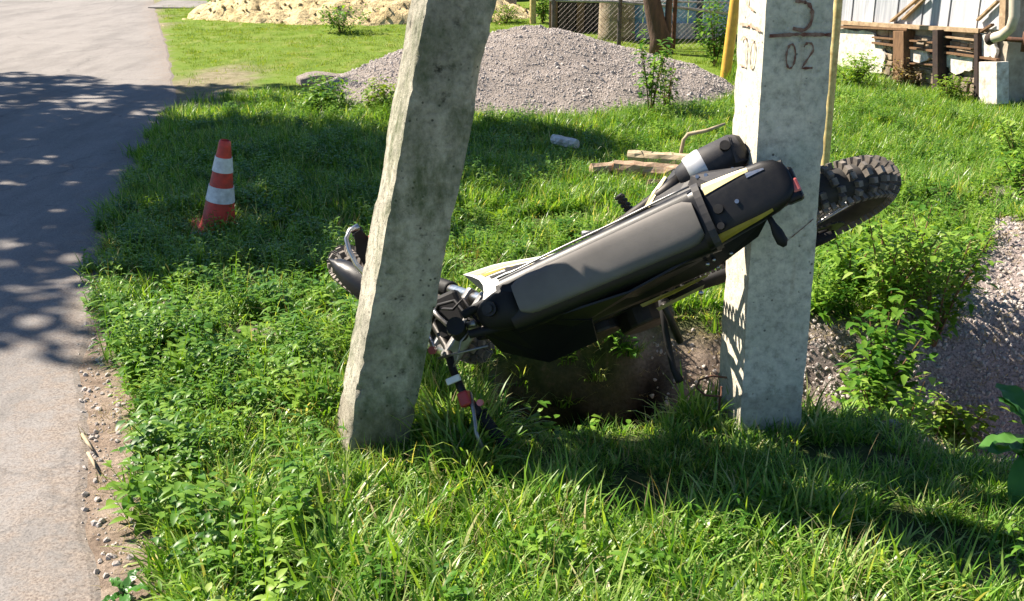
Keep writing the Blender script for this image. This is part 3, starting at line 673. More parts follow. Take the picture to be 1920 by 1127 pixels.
# exhaust header running forward to the engine
hp = [m0, m0 + V3((.08, .015, -.02)), V3((.05, -.10, -.22)), V3((.22, -.09, -.25)), V3((.34, -.05, -.30)), V3((.36, 0, -.40)), V3((.30, .02, -.46))]
bpart(MB().tube(hp, [.022, .02, .019, .019, .019, .019, .019], 14), 'exhaust_pipe', M['steel'], smooth=True)
# engine
eng = MB(); eng.box((.10, 0, -.47), (.34, .20, .22)); eng.tube([V3((.02, .16, -.47)), V3((.02, -.14, -.47))], .09, 22); eng.tube([V3((.17, .13, -.46)), V3((.17, -.13, -.46))], .075, 22)
eo = bpart(eng, 'engine', M['steel'], bevel=.01)
Rm = Matrix.Rotation(math.radians(-18), 3, 'Y')
for i in range(7):
    f = MB().box(V3((.17, 0, -.36)) + Rm @ V3((0, 0, i * .021)), (.15, .15, .009), Rm); bpart(f, 'cooling_fin', M['alu'], eo)
bpart(MB().box(V3((.225, 0, -.195)), (.12, .11, .05), Rm), 'cylinder_head', M['alu'], eo, bevel=.008)
# frame tubes
fr = MB()
for s_ in (-1, 1):
    fr.tube([V3((.46, s_ * .03, -.06)), V3((.30, s_ * .055, -.09)), V3((-.05, s_ * .085, -.14)), V3((-.10, s_ * .09, -.35)), V3((-.08, s_ * .085, -.58)), V3((.20, s_ * .07, -.60)), V3((.33, s_ * .05, -.42)), V3((.46, s_ * .03, -.14))], .0135, 10)
    fr.tube([V3((-.04, s_ * .08, -.12)), V3((-.30, s_ * .07, -.06)), V3((-.55, s_ * .05, -.03))], .010, 8)
    fr.tube([V3((-.10, s_ * .09, -.32)), V3((-.26, s_ * .08, -.17)), V3((-.36, s_ * .065, -.06))], .009, 8)
fr.tube([V3((.475, 0, -.01)), V3((.53, 0, -.20))], .027, 16)
bpart(fr, 'frame', M['mattblack'], smooth=True, auto=50)
# air box and dark inner fittings
bpart(MB().box((-.17, .0, -.15), (.20, .14, .13)), 'air_box', M['mattblack'], bevel=.015)
sh = MB(); A, B = V3((-.17, 0, -.20)), V3((-.12, 0, -.50))
sh.tube([A, B], .012, 12)
for i in range(9):
    c = A.lerp(B, .08 + .09 * i)
    sh.tube([c + V3((.032 * math.cos(q), .032 * math.sin(q), -.002 * k)) for k, q in enumerate([j * 2 * PI / 14 for j in range(15)])], .006, 6)
bpart(sh, 'shock_absorber', M['red'], smooth=True)
# wheels -----------------------------------------------------------
def wheel(name, ctr, axisv, R, tw, knob_rows, tilt_ref, disc=True):
    """knobbly tyre, rim, spokes, hub; axisv = axle direction in bike space"""
    a = V3(axisv).normalized(); u = (V3(tilt_ref) - a * a.dot(V3(tilt_ref))).normalized(); v = a.cross(u); c = V3(ctr)
    def pt(ang, rad, off): return c + (u * math.cos(ang) + v * math.sin(ang)) * rad + a * off
    n = 64; rim = MB()
    prof = [(.80 * R, -.030), (.765 * R, -.024), (.75 * R, 0), (.765 * R, .024), (.80 * R, .030), (.785 * R, 0)]
    rim.rings([[pt(2 * PI * i / n, r_, o_) for r_, o_ in prof] for i in range(n)], close=True)
    wo_ = bpart(rim, name, M['steel'], smooth=True, auto=50)
    ty = MB(); tr = R - .012; prof = []
    cr_ = tr - tw / 2 * .95
    for k in range(14):
        q = PI * 2 * k / 14; prof.append((cr_ + math.cos(q) * tw / 2 * .95, math.sin(q) * tw / 2))
    ty.rings([[pt(2 * PI * i / n, r_, o_) for r_, o_ in prof] for i in range(n)], close=True)
    to = bpart(ty, 'tyre', M['tyre'], wo_, smooth=True)
    kb = MB(); nk = 64
    for i in range(nk):
        for j, (an, kw) in enumerate(knob_rows):
            if abs(an) < 60 and (i + j) % 2: continue
            kj = .82 + .3 * abs(mn.noise(V3((i * 1.7, j * 2.3, R * 50))))
            g_ = 2 * PI * (i + .5 * (j % 2)) / nk; q = math.radians(an); kr = cr_ + math.cos(q) * tw / 2 * .95; ko = math.sin(q) * tw / 2
            rad_dir = (u * math.cos(g_) + v * math.sin(g_)); nrm = (rad_dir * math.cos(q) + a * math.sin(q)).normalized(); tan = (v * math.cos(g_) - u * math.sin(g_)); s2 = nrm.cross(tan)
            kb.box(pt(g_, kr, ko) + nrm * .007, (.019 * kr / .3 * kj, kw * kj, .018 + .006 * kj), frame_from(tan, s2, nrm))
    k_ = bpart(kb, 'tread_knobs', M['knob'], wo_); k_['kind'] = 'stuff'
    hb = MB(); hb.tube([c - a * .055, c - a * .05, c - a * .02, c + a * .02, c + a * .05, c + a * .055], [.03, .035, .022, .022, .035, .03], 18); hb.tube([c - a * .10, c + a * .10], .009, 10)
    bpart(hb, 'hub', M['alu'], wo_, smooth=True, auto=50)
    sk = MB()
    for i in range(32):
        g_ = 2 * PI * i / 32; s_ = 1 if i % 2 else -1; d_ = .22 * (1 if (i // 2) % 2 else -1)
        sk.tube([pt(g_ + d_, .032, s_ * .045), pt(g_, .76 * R, s_ * .006)], .0022, 5, cap=False)
    k2 = bpart(sk, 'spokes', M['chrome'], wo_); k2['kind'] = 'stuff'
    if disc:
        dm = MB(); o_ = -.072
        dm.rings([[pt(2 * PI * i / 36, r_, o_ + t_) for r_, t_ in ((.06, 0), (.115, 0), (.115, .004), (.06, .004))] for i in range(36)], close=True)
        bpart(dm, 'brake_disc', M['alu'], wo_)
    return wo_, pt
RAX = V3((-.545, 0, -.62))
rw, rpt = wheel('rear_wheel', RAX, (0, 1, 0), .315, .108, [(0, .024), (24, .020), (-24, .020), (48, .018), (-48, .018), (72, .015), (-72, .015)], (1, 0, 0))
# sprocket and chain on the shaded side
spk = MB(); spk.rings([[rpt(2 * PI * i / 48, r_, .075 + t_) for r_, t_ in ((.06, 0), (.105 + .006 * (i % 2), 0), (.105 + .006 * (i % 2), .005), (.06, .005))] for i in range(48)], close=True)
bpart(spk, 'sprocket', M['steel'], rw)
ch = MB(); s0 = RAX + V3((0, .078, 0)); e0 = V3((.0, .078, -.47))
for i in range(34):
    for r0, r1, sg in ((.105, .045, 1), (.105, .045, -1)):
        t = i / 33; p = (s0 + V3((0, 0, sg * r0))).lerp(e0 + V3((0, 0, sg * r1)), t); ch.box(p, (.011, .012, .010))
ck = bpart(ch, 'chain', M['steel']); ck['kind'] = 'stuff'
sw = MB()
for s_ in (-1, 1):
    sw.tube([V3((-.06, s_ * .085, -.47)), V3((-.25, s_ * .095, -.53)), RAX + V3((-.02, s_ * .098, 0)), RAX + V3((-.07, s_ * .098, -.004))], [.024, .024, .018, .014], 10)
bpart(sw, 'swingarm', M['mattblack'], smooth=True)
# chain guard / carrier seen right of the post
bpart(MB().tube([bd(1500, 452, 3.5), bd(1532, 440, 3.48), bd(1560, 430, 3.46)], [.012, .015, .009], 8), 'rear_mudflap', M['mattblack'], smooth=True)
# foot pegs and levers
p0, p1 = bd(1190, 408, 3.30), bd(1160, 366, 3.28)
fp = MB(); fp.tube([p0, p1], [.010, .012], 8)
for i in range(5):
    c = p0.lerp(p1, .2 + .18 * i); fp.box(c, (.03, .006, .022))
bpart(fp, 'foot_peg', M['steel'])['label'] = 'upper foot peg sticking up above the seat'
p0, p1 = bd(1135, 432, 3.36), bd(1092, 440, 3.34)
bpart(MB().tube([p0, p0.lerp(p1, .6), p1], [.009, .008, .012], 8), 'brake_pedal', M['alu'], smooth=True)
p0, p1 = bd(1245, 570, 3.2), bd(1275, 640, 3.3)
bpart(MB().tube([p0, p1], [.012, .012], 8), 'foot_peg', M['steel'], smooth=True)['label'] = 'lower foot peg hanging over the hollow'
bpart(MB().tube([bd(1240, 560, 3.25), bd(1248, 620, 3.28), bd(1262, 690, 3.30), bd(1275, 715, 3.28)], [.011, .010, .010, .014], 8), 'side_stand', M['mattblack'], smooth=True)
# small bright fittings along the underside of the tail
for (px, py, r_) in ((1390, 444, .005), (1376, 461, .0045), (1370, 474, .006), (1338, 486, .005), (1326, 494, .006), (1346, 500, .004), (1314, 548, .007)):
    c = bd(px, py, 2.98); bpart(MB().tube([c - V3((0, 0, .006)), c + V3((0, .004, .006))], r_, 8), 'bolt', M['chrome'], smooth=True)
# front end ----------------------------------------------------------
hs = bd(872, 612, 3.28)
FC = bd(772, 570, 3.72)
D_c = V3((-.84, .54, -.02)).normalized(); N_c = V3((.54, .84, .04)); N_c = (N_c - D_c * N_c.dot(D_c)).normalized()
toB = BI.to_3x3()
faxis = toB @ cvec(*N_c); fdir = toB @ cvec(*D_c); fin = faxis.cross(fdir).normalized()
if (BM.to_3x3() @ fin).y > 0: fin = -fin                     # fin points from the hub back towards the viewer
fw, fpt = wheel('front_wheel', FC, faxis, .325, .085, [(0, .026), (34, .02), (-34, .02), (66, .018), (-66, .018)], fdir)
# front fender: arched black blade over the tyre, tip showing left of the strut
rr = []
for i in range(13):
    t = i / 12; ang = math.radians(lerp(-25, 50, t)); hw = .044 * min(1, (1.001 - t) / .3) ** .5 * min(1, .6 + t)
    rad = .375; base = lambda da, k: FC + (fdir * math.sin(ang) + fin * math.cos(ang)) * (rad + da) + faxis * k
    rr.append([base(-.016, -hw), base(-.002, -hw * .6), base(.004, 0), base(-.002, hw * .6), base(-.016, hw), base(-.02, hw * .6), base(-.004, 0), base(-.02, -hw * .6)])
bpart(MB().rings(rr), 'front_fender', M['black'], smooth=True, auto=60)
fkd = (hs - FC).normalized()
for s_ in (-1, 1):
    off = faxis * (.095 * s_); top = hs + off * 1.0 + fkd * .03
    low = FC + off
    fk = MB().tube([low - fkd * .02, low.lerp(top, .45), low.lerp(top, .46)], [.028, .028, .022], 14); fo = bpart(fk, 'fork', M['mattblack'], smooth=True, auto=50)
    bpart(MB().tube([low.lerp(top, .45), top], .0195, 14), 'stanchion', M['chrome'], fo, smooth=True, auto=50)
for t_ in (.80, 1.0):
    c = FC.lerp(hs + fkd * .03, t_); q = MB()
    q.box(c, (.06, .235, .03), frame_from(fkd.cross(faxis).normalized(), faxis, fkd)); bpart(q, 'fork_clamp', M['alu'], bevel=.008)
# handlebar from the grip in the grass, across the clamps, to the brake side left of the strut
LB = [(948, 838, 3.10), (908, 784, 3.12), (868, 736, 3.15), (848, 690, 3.20), (838, 650, 3.26), (812, 605, 3.36), (770, 560, 3.42), (716, 520, 3.46), (688, 480, 3.46), (668, 432, 3.45)]
LP = [bd(*q) for q in LB]
bpart(MB().tube(LP, .0125, 12), 'handlebar', M['steel'], smooth=True)
g = MB(); a, b = LP[0], LP[1].lerp(LP[2], .15)
g.tube([a.lerp(b, i / 24) for i in range(25)], [.0165 + (.0028 if i % 2 else 0) for i in range(25)], 14); g.tube([b, b + (b - a).normalized() * .005], .024, 14)
bpart(g, 'grip', M['mattblack'], smooth=True, auto=30)['label'] = 'ribbed black grip down in the grass'
g = MB(); a, b = LP[9] + (LP[9] - LP[8]) * .1, LP[8].lerp(LP[7], .3)
g.tube([a.lerp(b, i / 20) for i in range(21)], [.0175 + (.0025 if i % 2 else 0) for i in range(21)], 14)
bpart(g, 'grip', M['mattblack'], smooth=True, auto=30)['label'] = 'black throttle grip left of the leaning strut'
bpart(MB().box(bd(873, 748, 3.11), (.035, .045, .04)), 'switch_block', M['red'], bevel=.006)
c = bd(902, 755, 3.09); bpart(MB().tube([c, c + V3((.0, 0, .012))], .010, 12), 'switch_button', M['pink'], smooth=True, auto=40)
bpart(MB().tube([bd(880, 738, 3.12), bd(888, 770, 3.08), bd(893, 812, 3.06), bd(905, 842, 3.06)], [.009, .006, .006, .008], 8), 'lever', M['alu'], smooth=True)['label'] = 'clutch lever beside the grip in the grass'
bpart(MB().tube([bd(*q) for q in ((712, 540, 3.36), (690, 519, 3.36), (668, 496, 3.35), (655, 470, 3.35), (649, 448, 3.36), (656, 432, 3.37), (672, 425, 3.38))], [.010, .009, .008, .008, .0075, .0075, .011], 10), 'lever', M['chrome'], smooth=True)['label'] = 'bright brake lever left of the leaning strut'
hg = [bd(*q) for q in ((664, 437, 3.40), (676, 430, 3.41), (694, 448, 3.44), (704, 486, 3.46), (704, 512, 3.46), (682, 498, 3.44), (668, 472, 3.42))]
bpart(MB().plate(hg, (bd(680, 470, 3.45) - bd(680, 470, 3.44))), 'hand_guard', M['mattblack'], bevel=.002)
bpart(MB().box(bd(697, 445, 3.42), (.018, .018, .014)), 'brake_light_switch', M['red'], bevel=.003)
# chrome and black fittings round the headstock
for nm, mt, pts, r_ in (
    ('brake_hose', 'mattblack', [(806, 612, 3.30), (822, 572, 3.26), (852, 564, 3.22), (880, 600, 3.2), (930, 608, 3.15)], .006),
    ('clutch_cable', 'darkgrey', [(812, 578, 3.3), (850, 580, 3.2), (868, 560, 3.18), (888, 592, 3.18), (900, 610, 3.2)], .0045),
    ('throttle_cable', 'alu', [(845, 700, 3.2), (858, 672, 3.18), (864, 640, 3.18), (880, 620, 3.18)], .0035),
    ('gauge_bracket', 'alu', [(808, 576, 3.24), (820, 592, 3.22), (842, 612, 3.2), (848, 622, 3.2)], .007),
    ('bar_clamp', 'chrome', [(842, 622, 3.19), (860, 616, 3.17), (872, 612, 3.16)], .011),
    ('bar_clamp', 'alu', [(876, 610, 3.16), (892, 606, 3.15)], .010),
    ('mirror_stalk', 'chrome', [(803, 628, 3.24), (808, 640, 3.22), (812, 650, 3.21), (813, 656, 3.2)], .008),
    ('brake_pipe', 'alu', [(822, 672, 3.2), (852, 664, 3.18), (888, 655, 3.16), (915, 648, 3.16)], .004)):
    bpart(MB().tube([bd(*q) for q in pts], r_, 8), nm, M[mt], smooth=True)
c = bd(812, 657, 3.19); bpart(MB().tube([c, c + V3((0, 0, .012))], .012, 14), 'reflector', M['pink'], smooth=True, auto=40)
bpart(MB().box(bd(845, 592, 3.3), (.10, .14, .05)), 'instrument_pod', M['mattblack'], bevel=.012)
bpart(MB().box(bd(935, 590, 3.18), (.09, .05, .05)), 'ignition_cover', M['darkgrey'], bevel=.01)
for (px, py, r_) in ((937, 575, .009), (945, 560, .006), (930, 592, .005)):
    c = bd(px, py, 3.12); bpart(MB().tube([c - V3((0, 0, .02)), c + V3((0, 0, .006))], r_, 10), 'bolt', M['chrome'], smooth=True)
bpart(MB().box(bd(926, 600, 3.13), (.03, .014, .02)), 'warning_sticker', M['red'], bevel=.002)
bpart(MB().box(bd(850, 712, 3.14), (.045, .02, .012)), 'broken_plastic_piece', M['white'], bevel=.003)

# ------------------------------------------------------------------ traffic cone
cb = G(409, 434); cb.z = .03
cb.z = .012
cone = empty('traffic_cone', cb, 'orange red and white striped traffic cone leaning in the shaded grass', 'traffic cone')
cone.rotation_euler = (math.radians(4), math.radians(9.5), math.radians(12))
HC, R0, R1 = .47, .090, .028
def crad(z): return lerp(R0, R1, z / HC)
prof = [0, .02, .135, .135, .215, .215, .30, .30, .375, .375, .485, .49]
mb = MB(); nn = 40
mb.rings([[V3((math.cos(2 * PI * k / nn) * r_, math.sin(2 * PI * k / nn) * r_, z)) for k in range(nn)] for z, r_ in ((0, R0 + .012), (.012, R0 + .002), (.05, crad(.05)), (.44, crad(.44)), (.465, crad(.465)), (.47, crad(.47) - .006), (.45, crad(.47) - .010), (.05, crad(.05) - .008))])
mb.build('cone_body', M['conered'], cone, smooth=True, auto=50)
for z0, z1 in ((.158, .236), (.312, .386)):
    MB().rings([[V3((math.cos(2 * PI * k / nn) * r_, math.sin(2 * PI * k / nn) * r_, z)) for k in range(nn)] for z, r_ in ((z0, crad(z0) + .001), (z0, crad(z0) + .0035), (z1, crad(z1) + .0035), (z1, crad(z1) + .001))], close=True).build('reflective_band', M['conewhite'], cone, smooth=True, auto=40)
bb = MB(); bb.box((0, 0, -.008), (.27, .27, .022)); bb.build('base_plate', M['conered'], cone, bevel=.008)

# ------------------------------------------------------------------ heaps
def heap(name, cx, cy, rx, ry, h, mat, seed, prof, step, rough, label, cat, z0=-.06):
    xs = list(np.arange(cx - rx, cx + rx + step, step)); ys = list(np.arange(cy - ry, cy + ry + step, step))
    def f(x, y): return hz(x, y) + z0 + max(0, prof((x - cx) / rx, (y - cy) / ry)) * h * (1 + .12 * nz(x * 1.1, y * 1.1, seed)) + rough * nz(x * 5, y * 5, seed) + rough * .6 * nz(x * 13, y * 13, seed)
    o = grid_mesh(name, xs, ys, f, [mat]); tag(o, label, cat); return o, f
def gp(u, v):                       # gravel: long ridge, steeper right of its top
    u2 = u + .04; r = math.sqrt((u2 / (.95 if u2 < 0 else .92)) ** 2 + (v / .95) ** 2); rid = max(0, 1 - r)
    return (rid ** .8) * (1 - .22 * rid) * 1.15 + .02
g_c = (.25, 10.15)
gh, gf = heap('gravel_heap', g_c[0], g_c[1], 2.2, 2.0, .68, M['gravel'], 3, gp, .05, .02, 'grey crushed gravel heap behind the two poles', 'gravel heap')
def sp2(u, v):
    r = math.sqrt(u * u + v * v); return max(0, 1 - r) ** .7 * (1 + .35 * nz(u * 4, v * 4, 7)) + .16 * max(0, 1 - math.hypot((u + .62) / .6, v / .7))
sh_, sf = heap('sand_heap', -2.4, 18.2, 2.9, 1.7, .9, M['sand'], 9, sp2, .07, .09, 'yellow sandy clay heap beside the lawn at the top of the road', 'sand heap')
# low concrete edge at the left tail of the gravel
kb_ = MB(); q0, q1 = V3((-2.05, 10.35, .05)), V3((-.75, 10.9, .14)); n_ = (q1 - q0).normalized(); 
kb_.rings([[q0.lerp(q1, t) + V3((-n_.y, n_.x, 0)) * a_ * (.13 + .03 * math.sin(t * 9)) + V3((0, 0, b_ * (.035 + .03 * math.sin(t * 14)))) for a_, b_ in ((-1, -1), (1, -1), (.7, 1), (-.8, .8))] for t in [i / 14 for i in range(15)]])
tag(kb_.build('broken_slab', M['gravel'], bevel=.01), 'broken pale concrete slab lying left of the gravel heap', 'concrete slab')

# ------------------------------------------------------------------ old house wall at the right
WA = G(1560, 131); WB = G(1872, 204); WA.z = WB.z = 0
wd = (WB - WA).normalized(); wn_ = V3((wd.y, -wd.x, 0)); 
if wn_.dot(CAMP - WA) < 0: wn_ = -wn_
def wp(px, py, off=0):
    d = ray(px, py); q = WA + wn_ * off; return CAMP + d * ((q - CAMP).dot(wn_) / d.dot(wn_))
house = empty('old_house', WA, 'old whitewashed house with grey white plank wall above a crumbling stone plinth', 'house')
HI = Matrix.Translation(-WA)
def hpart(mb, name, mat, par=None, **kw): return mb.build(name, mat, par or house, inv=HI, **kw)
def slab(px0, py0, px1, py1, off0, off1):
    """block on the wall whose front outline is the four-sided region of the wall"""
    P_ = [wp(px0, py0, off1), wp(px1, py0, off1), wp(px1, py1, off1), wp(px0, py1, off1)]; return MB().plate(P_, wn_ * (off0 - off1))
L0 = WA - wd * 2.0; L1 = WB
Hq = lambda z, p: V3((p.x, p.y, z))
core = MB().plate([Hq(-.3, L0), Hq(-.3, L1), Hq(3.4, L1), Hq(3.4, L0)], wn_ * -.35); hpart(core, 'wall', M['mortar'])
hpart(MB().plate([Hq(3.4, L0) + wn_ * .35, Hq(3.4, L1) + wn_ * .35 + wd * .3, Hq(4.6, L1) - wn_ * 2.2 + wd * .3, Hq(4.6, L0) - wn_ * 2.2], (0, 0, .06)), 'roof', M['darkbarn'])
# plinth stones, in uneven courses
def wz(t, z, off=0): p = L0.lerp(L1, t); return V3((p.x, p.y, z)) + wn_ * off
wl = (L1 - L0).length; rnd = random.Random(21); zc = -.05; stones = 0
def topz(s_): return lerp(.47, .60, max(0, (s_ - 2) / (wl - 2)))
while zc < .58:
    hh = rnd.uniform(.055, .085); s_ = rnd.uniform(0, .1)
    while s_ < wl - .22:
        ww = rnd.uniform(.10, .24)
        if zc + hh < topz(s_) and s_ > 1.7:
            j = [rnd.uniform(-.008, .008) for _ in range(8)]
            A = [L0 + wd * (s_ + .008) , L0 + wd * (s_ + ww - .008)]; o_ = .012 + rnd.uniform(0, .03)
            P_ = [V3((A[0].x, A[0].y, zc + .006 + j[0])), V3((A[1].x, A[1].y, zc + .006 + j[1])), V3((A[1].x, A[1].y, zc + hh - .004 + j[2])), V3((A[0].x, A[0].y, zc + hh - .004 + j[3]))]
            st = MB().plate([p + wn_ * o_ for p in P_], wn_ * (-.02 - o_)); hpart(st, 'stone', M['stone'], bevel=.008); stones += 1
        s_ += ww
    zc += hh
# flaking whitewash that still covers parts of the plinth
def flake(pts, off, seed):
    P_ = []; r = random.Random(seed)
    for (a, b), (c, d) in zip(pts, pts[1:] + pts[:1]):
        for k in range(5): t = k / 5; P_.append(wp(lerp(a, c, t) + r.uniform(-3, 3), lerp(b, d, t) + r.uniform(-2.5, 2.5), off))
    hpart(MB().plate(P_, wn_ * -.03), 'plaster_patch', M['whitewash'])
flake([(1568, 54), (1632, 60), (1652, 82), (1662, 108), (1650, 136), (1600, 140), (1568, 120)], .055, 1)
flake([(1698, 92), (1738, 96), (1740, 116), (1700, 116)], .055, 2)
flake([(1765, 102), (1822, 108), (1822, 132), (1790, 138), (1768, 122)], .056, 3)
flake([(1838, 64), (1866, 66), (1866, 108), (1838, 106)], .057, 4)
# plank siding above, each plank its own piece
n_pl = 24
for i in range(n_pl):
    s0_ = 1.55 + (wl - 1.55) * i / n_pl; s1_ = 1.55 + (wl - 1.55) * (i + 1) / n_pl - .006
    zb0 = topz(s0_) + .05; o_ = .02 + .006 * (i % 3)
    a_, b_ = L0 + wd * s0_, L0 + wd * s1_
    hpart(MB().plate([V3((a_.x, a_.y, zb0)) + wn_ * o_, V3((b_.x, b_.y, zb0)) + wn_ * o_, V3((b_.x, b_.y, 3.3)) + wn_ * o_, V3((a_.x, a_.y, 3.3)) + wn_ * o_], wn_ * -.022), 'plank', M['plank'])
def bar(name, mat, x0, y0, x1, y1, th, off, dep=.035):
    a_, b_ = wp(x0, y0, off), wp(x1, y1, off); d = (b_ - a_).normalized(); u = wn_.cross(d).normalized() * th / 2
    return hpart(MB().plate([a_ - u, b_ - u, b_ + u, a_ + u], wn_ * -dep), name, mat)
bar('sill_rail', M['beam'], 1566, 42, 1834, 58, .036, .085, .06)
bar('sill_rail', M['brown_wood'], 1566, 50, 1700, 55, .02, .095, .05)
bar('wall_rail', M['brown_wood'], 1634, 70, 1748, 80, .015, .085)
bar('wall_rail', M['brown_wood'], 1634, 80, 1868, 112, .018, .086)
bar('wall_rail', M['beam'], 1760, 68, 1832, 76, .014, .087)
bar('wall_rail', M['brown_wood'], 1765, 86, 1820, 92, .012, .087)
bar('wall_rail', M['brown_wood'], 1695, 118, 1750, 122, .012, .085)
hpart(slab(1674, 58, 1694, 150, .0, .13), 'wooden_post', M['brown_wood'], bevel=.004)['label'] = 'light brown post of the plinth'
hpart(slab(1748, 56, 1758, 182, .0, .15), 'wooden_post', M['darkwood'], bevel=.004)['label'] = 'dark rotten post'
hpart(slab(1826, 64, 1833, 194, .0, .10), 'wooden_post', M['darkwood'])['label'] = 'thin dark post by the pale corner pillar'
hpart(slab(1835, 116, 1869, 196, .0, .12), 'corner_pillar', M['whitewash'], bevel=.006)
for x0, y0, x1, y1 in ((1668, 40, 1720, -4), (1690, 36, 1735, -6), (1830, 38, 1868, 2), (1832, 62, 1858, 46)): bar('brace', M['brown_wood'] if y0 > 60 else M['beam'], x0, y0, x1, y1, .018, .075)
# drainpipe
gp_ = [wp(1903, -60, .2), wp(1902, 30, .2), wp(1896, 52, .2), wp(1880, 66, .2), wp(1860, 72, .2)]
hpart(MB().tube(gp_, .042, 14), 'drainpipe', M['gutter'], smooth=True, auto=50); hpart(MB().tube([wp(1864, 71, .2), wp(1855, 74, .2)], [.046, .05], 14), 'pipe_mouth', M['darkwood'], smooth=True)
bar('corner_board', M['beam'], 1882, -60, 1878, 62, .07, .06)
# dark yard beyond the corner
YD = WB + wd * .25 - wn_ * .3
shed = empty('dark_shed', V3((5.3, 10.4, 0)), 'dark open shed in the shade behind the corner of the old house', 'shed')
SI = Matrix.Translation(-V3((5.3, 10.4, 0)))
MB().box((5.3, 10.6, 1.3), (1.7, .08, 2.8)).build('back_wall', M['darkbarn'], shed, inv=SI)
for i in range(6): MB().box((4.6 + i * .24, 10.53, 1.3), (.2, .03, 2.7)).build('board', M['darkbarn'], shed, inv=SI)
MB().box((5.25, 9.9, 2.6), (1.9, 1.6, .06)).build('roof', M['darkbarn'], shed, inv=SI)
c = G(1908, 178); c.z = 0
br = MB(); br.tube([c + V3((.05, .3, z)) for z in (0, .04, .3, .32, .6, .62, .66)], [.17, .2, .2, .21, .2, .205, .18], 24); tag(br.build('barrel', M['bluebarrel'], smooth=True, auto=40), 'blue plastic barrel in the shade right of the house corner', 'barrel')
# rusty pipe junction low at the corner
c0 = wp(1872, 72, .15); jn = MB(); jn.tube([c0, c0 + V3((.35, -.1, -.02)), c0 + V3((.7, -.1, -.05))], .02, 8); jn.tube([c0 + V3((.2, -.06, .06)), c0 + V3((.2, -.06, -.1))], .03, 10)
tag(jn.build('rusty_pipe', M['rust'], smooth=True), 'rusty pipe sticking out past the pale corner pillar', 'pipe')

# ------------------------------------------------------------------ yellow gas pipes
c = G(1358, 150); t_ = YP(1387, -60, c.y)
tag(MB().tube([V3((c.x, c.y, -.1)), V3((t_.x, c.y, t_.z)), V3((t_.x + .02, c.y, 3.2))], .052, 20).build('gas_pipe', M['yellowpipe'], smooth=True, auto=60), 'thick bright yellow gas pipe standing left of the upright post', 'pipe')
yc = 5.4; a_ = YP(1545, 330, yc); b_ = YP(1572, 0, yc); mb = MB()
top = b_ + (b_ - a_) * .8; mb.tube([V3((a_.x, yc, -.2)), V3((a_.x, yc, a_.z)), b_, top], .021, 12)
tag(mb.build('thin_pipe', M['paleyellow'], smooth=True, auto=60), 'thin pale yellow flaking pipe close behind the upright post', 'pipe')

# ------------------------------------------------------------------ fence with wire mesh, blue panels
FY = 13.6
def fp_(px, py, dy=0): return YP(px, py, FY + dy)
fence = empty('wire_fence', (2.0, FY, 0), 'chain link fence on thin posts behind the gravel heap', 'fence'); FI = Matrix.Translation(-V3((2.0, FY, 0)))
for px, top_, mt in ((1037, -40, 'wire'), (1160, -40, 'wire'), (1262, -40, 'rust')):
    a_ = fp_(px, 90); MB().tube([V3((a_.x, FY, -.1)), V3((a_.x, FY, 1.7))], .028, 10).build('fence_post', M[mt], fence, inv=FI, smooth=True, auto=50)
MB().tube([fp_(1030, 0), fp_(1150, 3), fp_(1230, 9), fp_(1376, 27)], .018, 8).build('rail', M['greypipe'], fence, inv=FI, smooth=True)
MB().tube([fp_(1098, 1, .1), fp_(1240, 3, .1), fp_(1376, 5, .1)], .012, 8).build('rail', M['greypipe'], fence, inv=FI, smooth=True)
ms = MB(); x0, x1 = fp_(1037, 50).x, fp_(1380, 50).x
k = .062
for i in range(int((x1 - x0) / k) + 26):
    for sg in (-1, 1):
        xa = x0 + i * k - (1.55 if sg > 0 else 0); pa = V3((xa, FY, 0)); pb = V3((xa + sg * 1.5 if sg > 0 else xa - 1.5, FY, 1.5))
        # clip to the fence's span
        def cl(p, q):
            if p.x < x0: p = p.lerp(q, (x0 - p.x) / (q.x - p.x)) if q.x > x0 else None
            if p is None: return None
            if p.x > x1: p = p.lerp(q, (x1 - p.x) / (q.x - p.x)) if q.x < x1 else None
            return p
        a2 = cl(pa, pb); b2 = cl(pb, pa)
        if a2 is None or b2 is None or (a2 - b2).length < .05: continue
        ms.tube([a2 + V3((0, .003 * sg, 0)), b2 + V3((0, .003 * sg, 0))], .0018, 3, cap=False)
mo_ = ms.build('wire_mesh', M['wire'], fence, inv=FI); mo_['kind'] = 'stuff'
# blue sheet fence behind
BY = 14.6; bx0, bx1 = YP(1178, 80, BY).x, YP(1345, 80, BY).x
bf = empty('blue_fence', (bx0, BY, 0), 'pale blue sheet fence with dark blue posts behind the tree trunk', 'fence'); BFI = Matrix.Translation(-V3((bx0, BY, 0)))
npn = 7
for i in range(npn):
    xa = lerp(bx0, bx1 + .2, i / npn); MB().box((xa + (bx1 - bx0) / npn / 2, BY + .006 * (i % 2), .85), ((bx1 + .2 - bx0) / npn - .012, .02, 1.9)).build('panel', M['bluesheet'], bf, inv=BFI)
for px, mt, w_ in ((1190, 'bluemid', .09), (1309, 'bluepost', .085)):
    a_ = YP(px, 80, BY - .1); MB().box((a_.x, BY - .1, .9), (w_, .06, 2.1)).build('fence_post', M[mt], bf, inv=BFI, bevel=.005)
# low blue bench edge in front
MB().box(((bx0 + bx1) / 2, BY - .05, .12), (bx1 - bx0, .05, .2)).build('kick_board', M['plank'], bf, inv=BFI)
